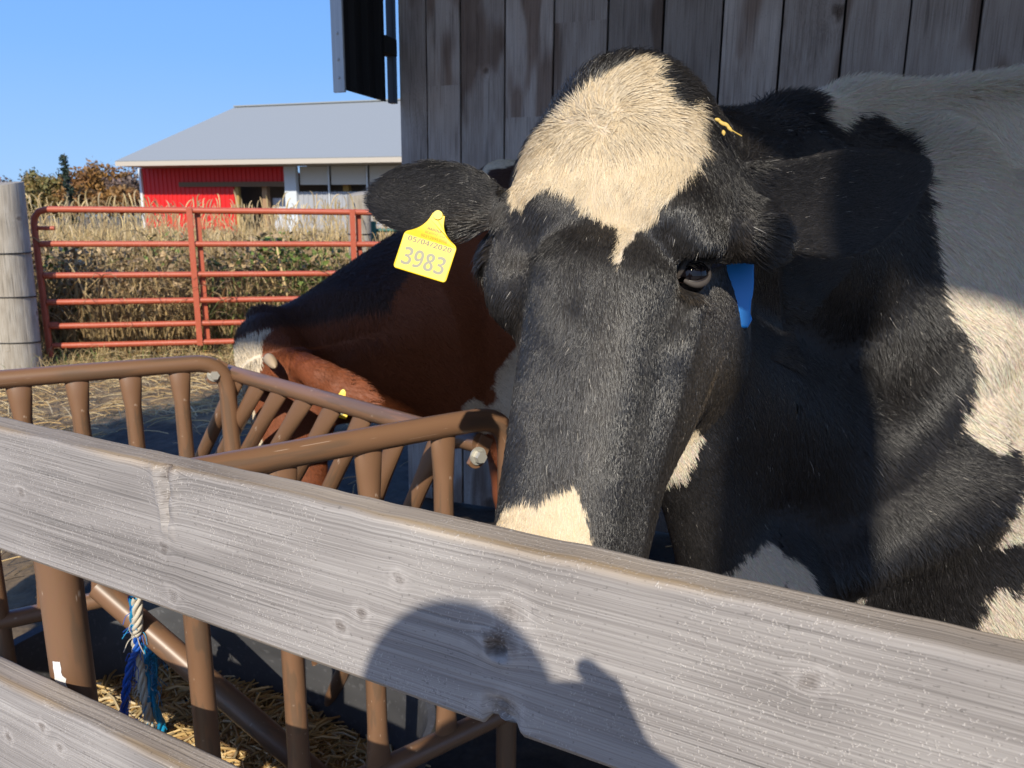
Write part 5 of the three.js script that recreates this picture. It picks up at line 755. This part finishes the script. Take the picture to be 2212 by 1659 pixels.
// ───────────── the person taking the picture, whose shadow lies on the plank ─────────────
{
  const o = thing('person', 'person in dark jacket and cap behind the fence holding a phone', 'person'), h = V(-0.120, 1.525, 0.37), b = new Field();
  const c = (f, x, y, r1, r2, k = 0.03) => f.cap(V(...x), V(...y), r1, r2, k);
  b.ell(V(h.x, h.y + 0.025, h.z + 0.015), [0.076, 0.10, 0.095], 0.03); b.ell(V(h.x, h.y - 0.055, h.z - 0.025), [0.058, 0.065, 0.068], 0.04); c(b, [h.x, h.y, h.z - 0.085], [h.x, h.y - 0.035, h.z - 0.105], 0.010, 0.014, 0.02);
  for (const s of [-1, 1]) { b.ell(V(h.x + s * 0.078, h.y - 0.01, h.z + 0.02), [0.012, 0.032, 0.020], 0.012); b.cut(V(h.x + s * 0.032, h.y + 0.008, h.z - 0.098), 0.016, 0.015); b.ell(V(h.x + s * 0.032, h.y + 0.008, h.z - 0.078), [0.013, 0.012, 0.012], 0.004); }
  b.ell(V(h.x, h.y - 0.072, h.z - 0.082), [0.026, 0.009, 0.012], 0.012);
  const neck = [h.x, h.y - 0.07, h.z + 0.03], chest = [-0.10, 1.30, 0.47], pelvis = [-0.10, 0.95, 0.50];
  c(b, neck, [-0.10, 1.42, 0.45], 0.058, 0.065, 0.04); b.ell(V(...chest), [0.17, 0.2, 0.105], 0.06); c(b, [-0.10, 1.15, 0.48], pelvis, 0.13, 0.14, 0.08);
  const armR = [[0.08, 1.43, 0.46], [0.15, 1.27, 0.30], [0.080, 1.280, 0.115]], armL = [[-0.28, 1.43, 0.46], [-0.40, 1.17, 0.34], [-0.195, 1.285, 0.105]];
  for (const a of [armR, armL]) { c(b, a[0], a[1], 0.055, 0.045, 0.05); c(b, a[1], a[2], 0.045, 0.030, 0.03); }
  for (const s of [-1, 1]) { c(b, [-0.10 + s * 0.09, 0.92, 0.5], [-0.10 + s * 0.10, 0.50, 0.49], 0.09, 0.058, 0.05); c(b, [-0.10 + s * 0.10, 0.50, 0.49], [-0.10 + s * 0.105, 0.09, 0.54], 0.058, 0.038, 0.03); c(b, [-0.10 + s * 0.105, 0.05, 0.55], [-0.10 + s * 0.12, 0.035, 0.38], 0.04, 0.03, 0.03); }
  // hands round the ends of the phone: palm, thumb, four fingers
  const skinC = std(0.52, 0.31, 0.22, 0.55);
  const hand = (wrist, palm, tips, thumb) => { c(b, wrist, palm, 0.028, 0.030, 0.02); for (const [k, m, t] of tips) { c(b, k, m, 0.0095, 0.0088, 0.006); c(b, m, t, 0.0088, 0.0075, 0.004); } c(b, thumb[0], thumb[1], 0.013, 0.011, 0.012); c(b, thumb[1], thumb[2], 0.011, 0.0085, 0.005); };
  b.ell(V(0.038, 1.308, 0.056), [0.030, 0.036, 0.022], 0.02); b.ell(V(0.020, 1.364, 0.046), [0.019, 0.026, 0.013], 0.015);
  hand(armR[2], [0.060, 1.305, 0.065], [[[0.050, 1.335, 0.050], [0.030, 1.372, 0.034], [0.014, 1.382, 0.022]], [[0.055, 1.318, 0.042], [0.040, 1.335, 0.018], [0.020, 1.335, 0.016]], [[0.055, 1.300, 0.038], [0.042, 1.305, 0.018], [0.020, 1.305, 0.018]], [[0.055, 1.283, 0.042], [0.042, 1.282, 0.024], [0.022, 1.284, 0.022]]], [[0.058, 1.322, 0.075], [0.042, 1.338, 0.062], [0.018, 1.340, 0.045]]);
  hand(armL[2], [-0.165, 1.305, 0.065], [[[-0.155, 1.332, 0.050], [-0.135, 1.362, 0.034], [-0.118, 1.366, 0.022]], [[-0.158, 1.318, 0.042], [-0.143, 1.330, 0.018], [-0.122, 1.330, 0.016]], [[-0.158, 1.300, 0.038], [-0.145, 1.304, 0.018], [-0.122, 1.304, 0.018]], [[-0.158, 1.283, 0.042], [-0.145, 1.282, 0.024], [-0.124, 1.284, 0.022]]], [[-0.160, 1.322, 0.075], [-0.145, 1.336, 0.062], [-0.120, 1.338, 0.045]]);
  mesh('body', mergeGeometries([skin(b, V(-0.5, -0.02, 0.2), V(0.35, 1.8, 0.7), 0.011, (x, y, z) => z > 0.21 && y < 1.5), skin(b, V(-0.24, 1.48, 0.2), V(0.03, 1.78, 0.5), 0.005, (x, y, z) => y >= 1.5), skin(b, V(-0.34, 1.2, 0.0), V(0.2, 1.42, 0.22), 0.0035, (x, y, z) => z <= 0.21)]), skinC, o);
  const j = new Field(); j.ell(V(...chest), [0.195, 0.225, 0.13], 0.06); c(j, [-0.10, 1.2, 0.48], [-0.10, 0.86, 0.5], 0.155, 0.165, 0.08); for (const a of [armR, armL]) { c(j, a[0], a[1], 0.080, 0.074, 0.06); c(j, a[1], a[2], 0.078, 0.062, 0.03); } c(j, [h.x, 1.49, 0.44], [-0.1, 1.42, 0.46], 0.075, 0.11, 0.05);
  mesh('jacket', skin(j, V(-0.55, 0.6, 0.02), V(0.4, 1.62, 0.75), 0.011), std(0.03, 0.035, 0.05, 0.85), o);
  const t = new Field(); for (const s of [-1, 1]) { c(t, [-0.10 + s * 0.09, 0.92, 0.5], [-0.10 + s * 0.10, 0.50, 0.49], 0.108, 0.075, 0.05); c(t, [-0.10 + s * 0.10, 0.50, 0.49], [-0.10 + s * 0.105, 0.10, 0.54], 0.075, 0.06, 0.03); } mesh('trousers', skin(t, V(-0.45, 0.0, 0.3), V(0.25, 1.08, 0.75), 0.012), std(0.04, 0.05, 0.09, 0.85), o);
  const cap = new Field(); cap.ell(V(h.x, h.y + 0.060, h.z + 0.014), [0.088, 0.078, 0.106], 0.02); cap.ell(V(h.x, h.y + 0.045, h.z - 0.115), [0.072, 0.007, 0.065], 0.012); mesh('cap', skin(cap, V(-0.24, 1.6, 0.12), V(0.04, 1.80, 0.55), 0.006, (x, y) => y > h.y + 0.035), std(0.05, 0.06, 0.05, 0.85), o);
  const ph = thing('phone', 'dark phone held sideways in both hands of the person behind the fence', 'phone'); ph.position.copy(camera.position); ph.quaternion.copy(camera.quaternion);
  mesh('case', box(0.147, 0.071, 0.008, -0.0575, -0.0235, 0.0165, 0.0035), std(0.02, 0.02, 0.022, 0.4), ph); mesh('screen', box(0.139, 0.064, 0.0006, -0.0575, -0.0235, 0.0209), std(0.01, 0.01, 0.012, 0.1), ph); const ln = new THREE.CylinderGeometry(0.0065, 0.0065, 0.002, 24); ln.rotateX(Math.PI / 2); ln.translate(-0.0, 0, 0.0118); mesh('lens', ln, std(0.02, 0.02, 0.03, 0.1), ph);
}

renderer.render(scene, camera);
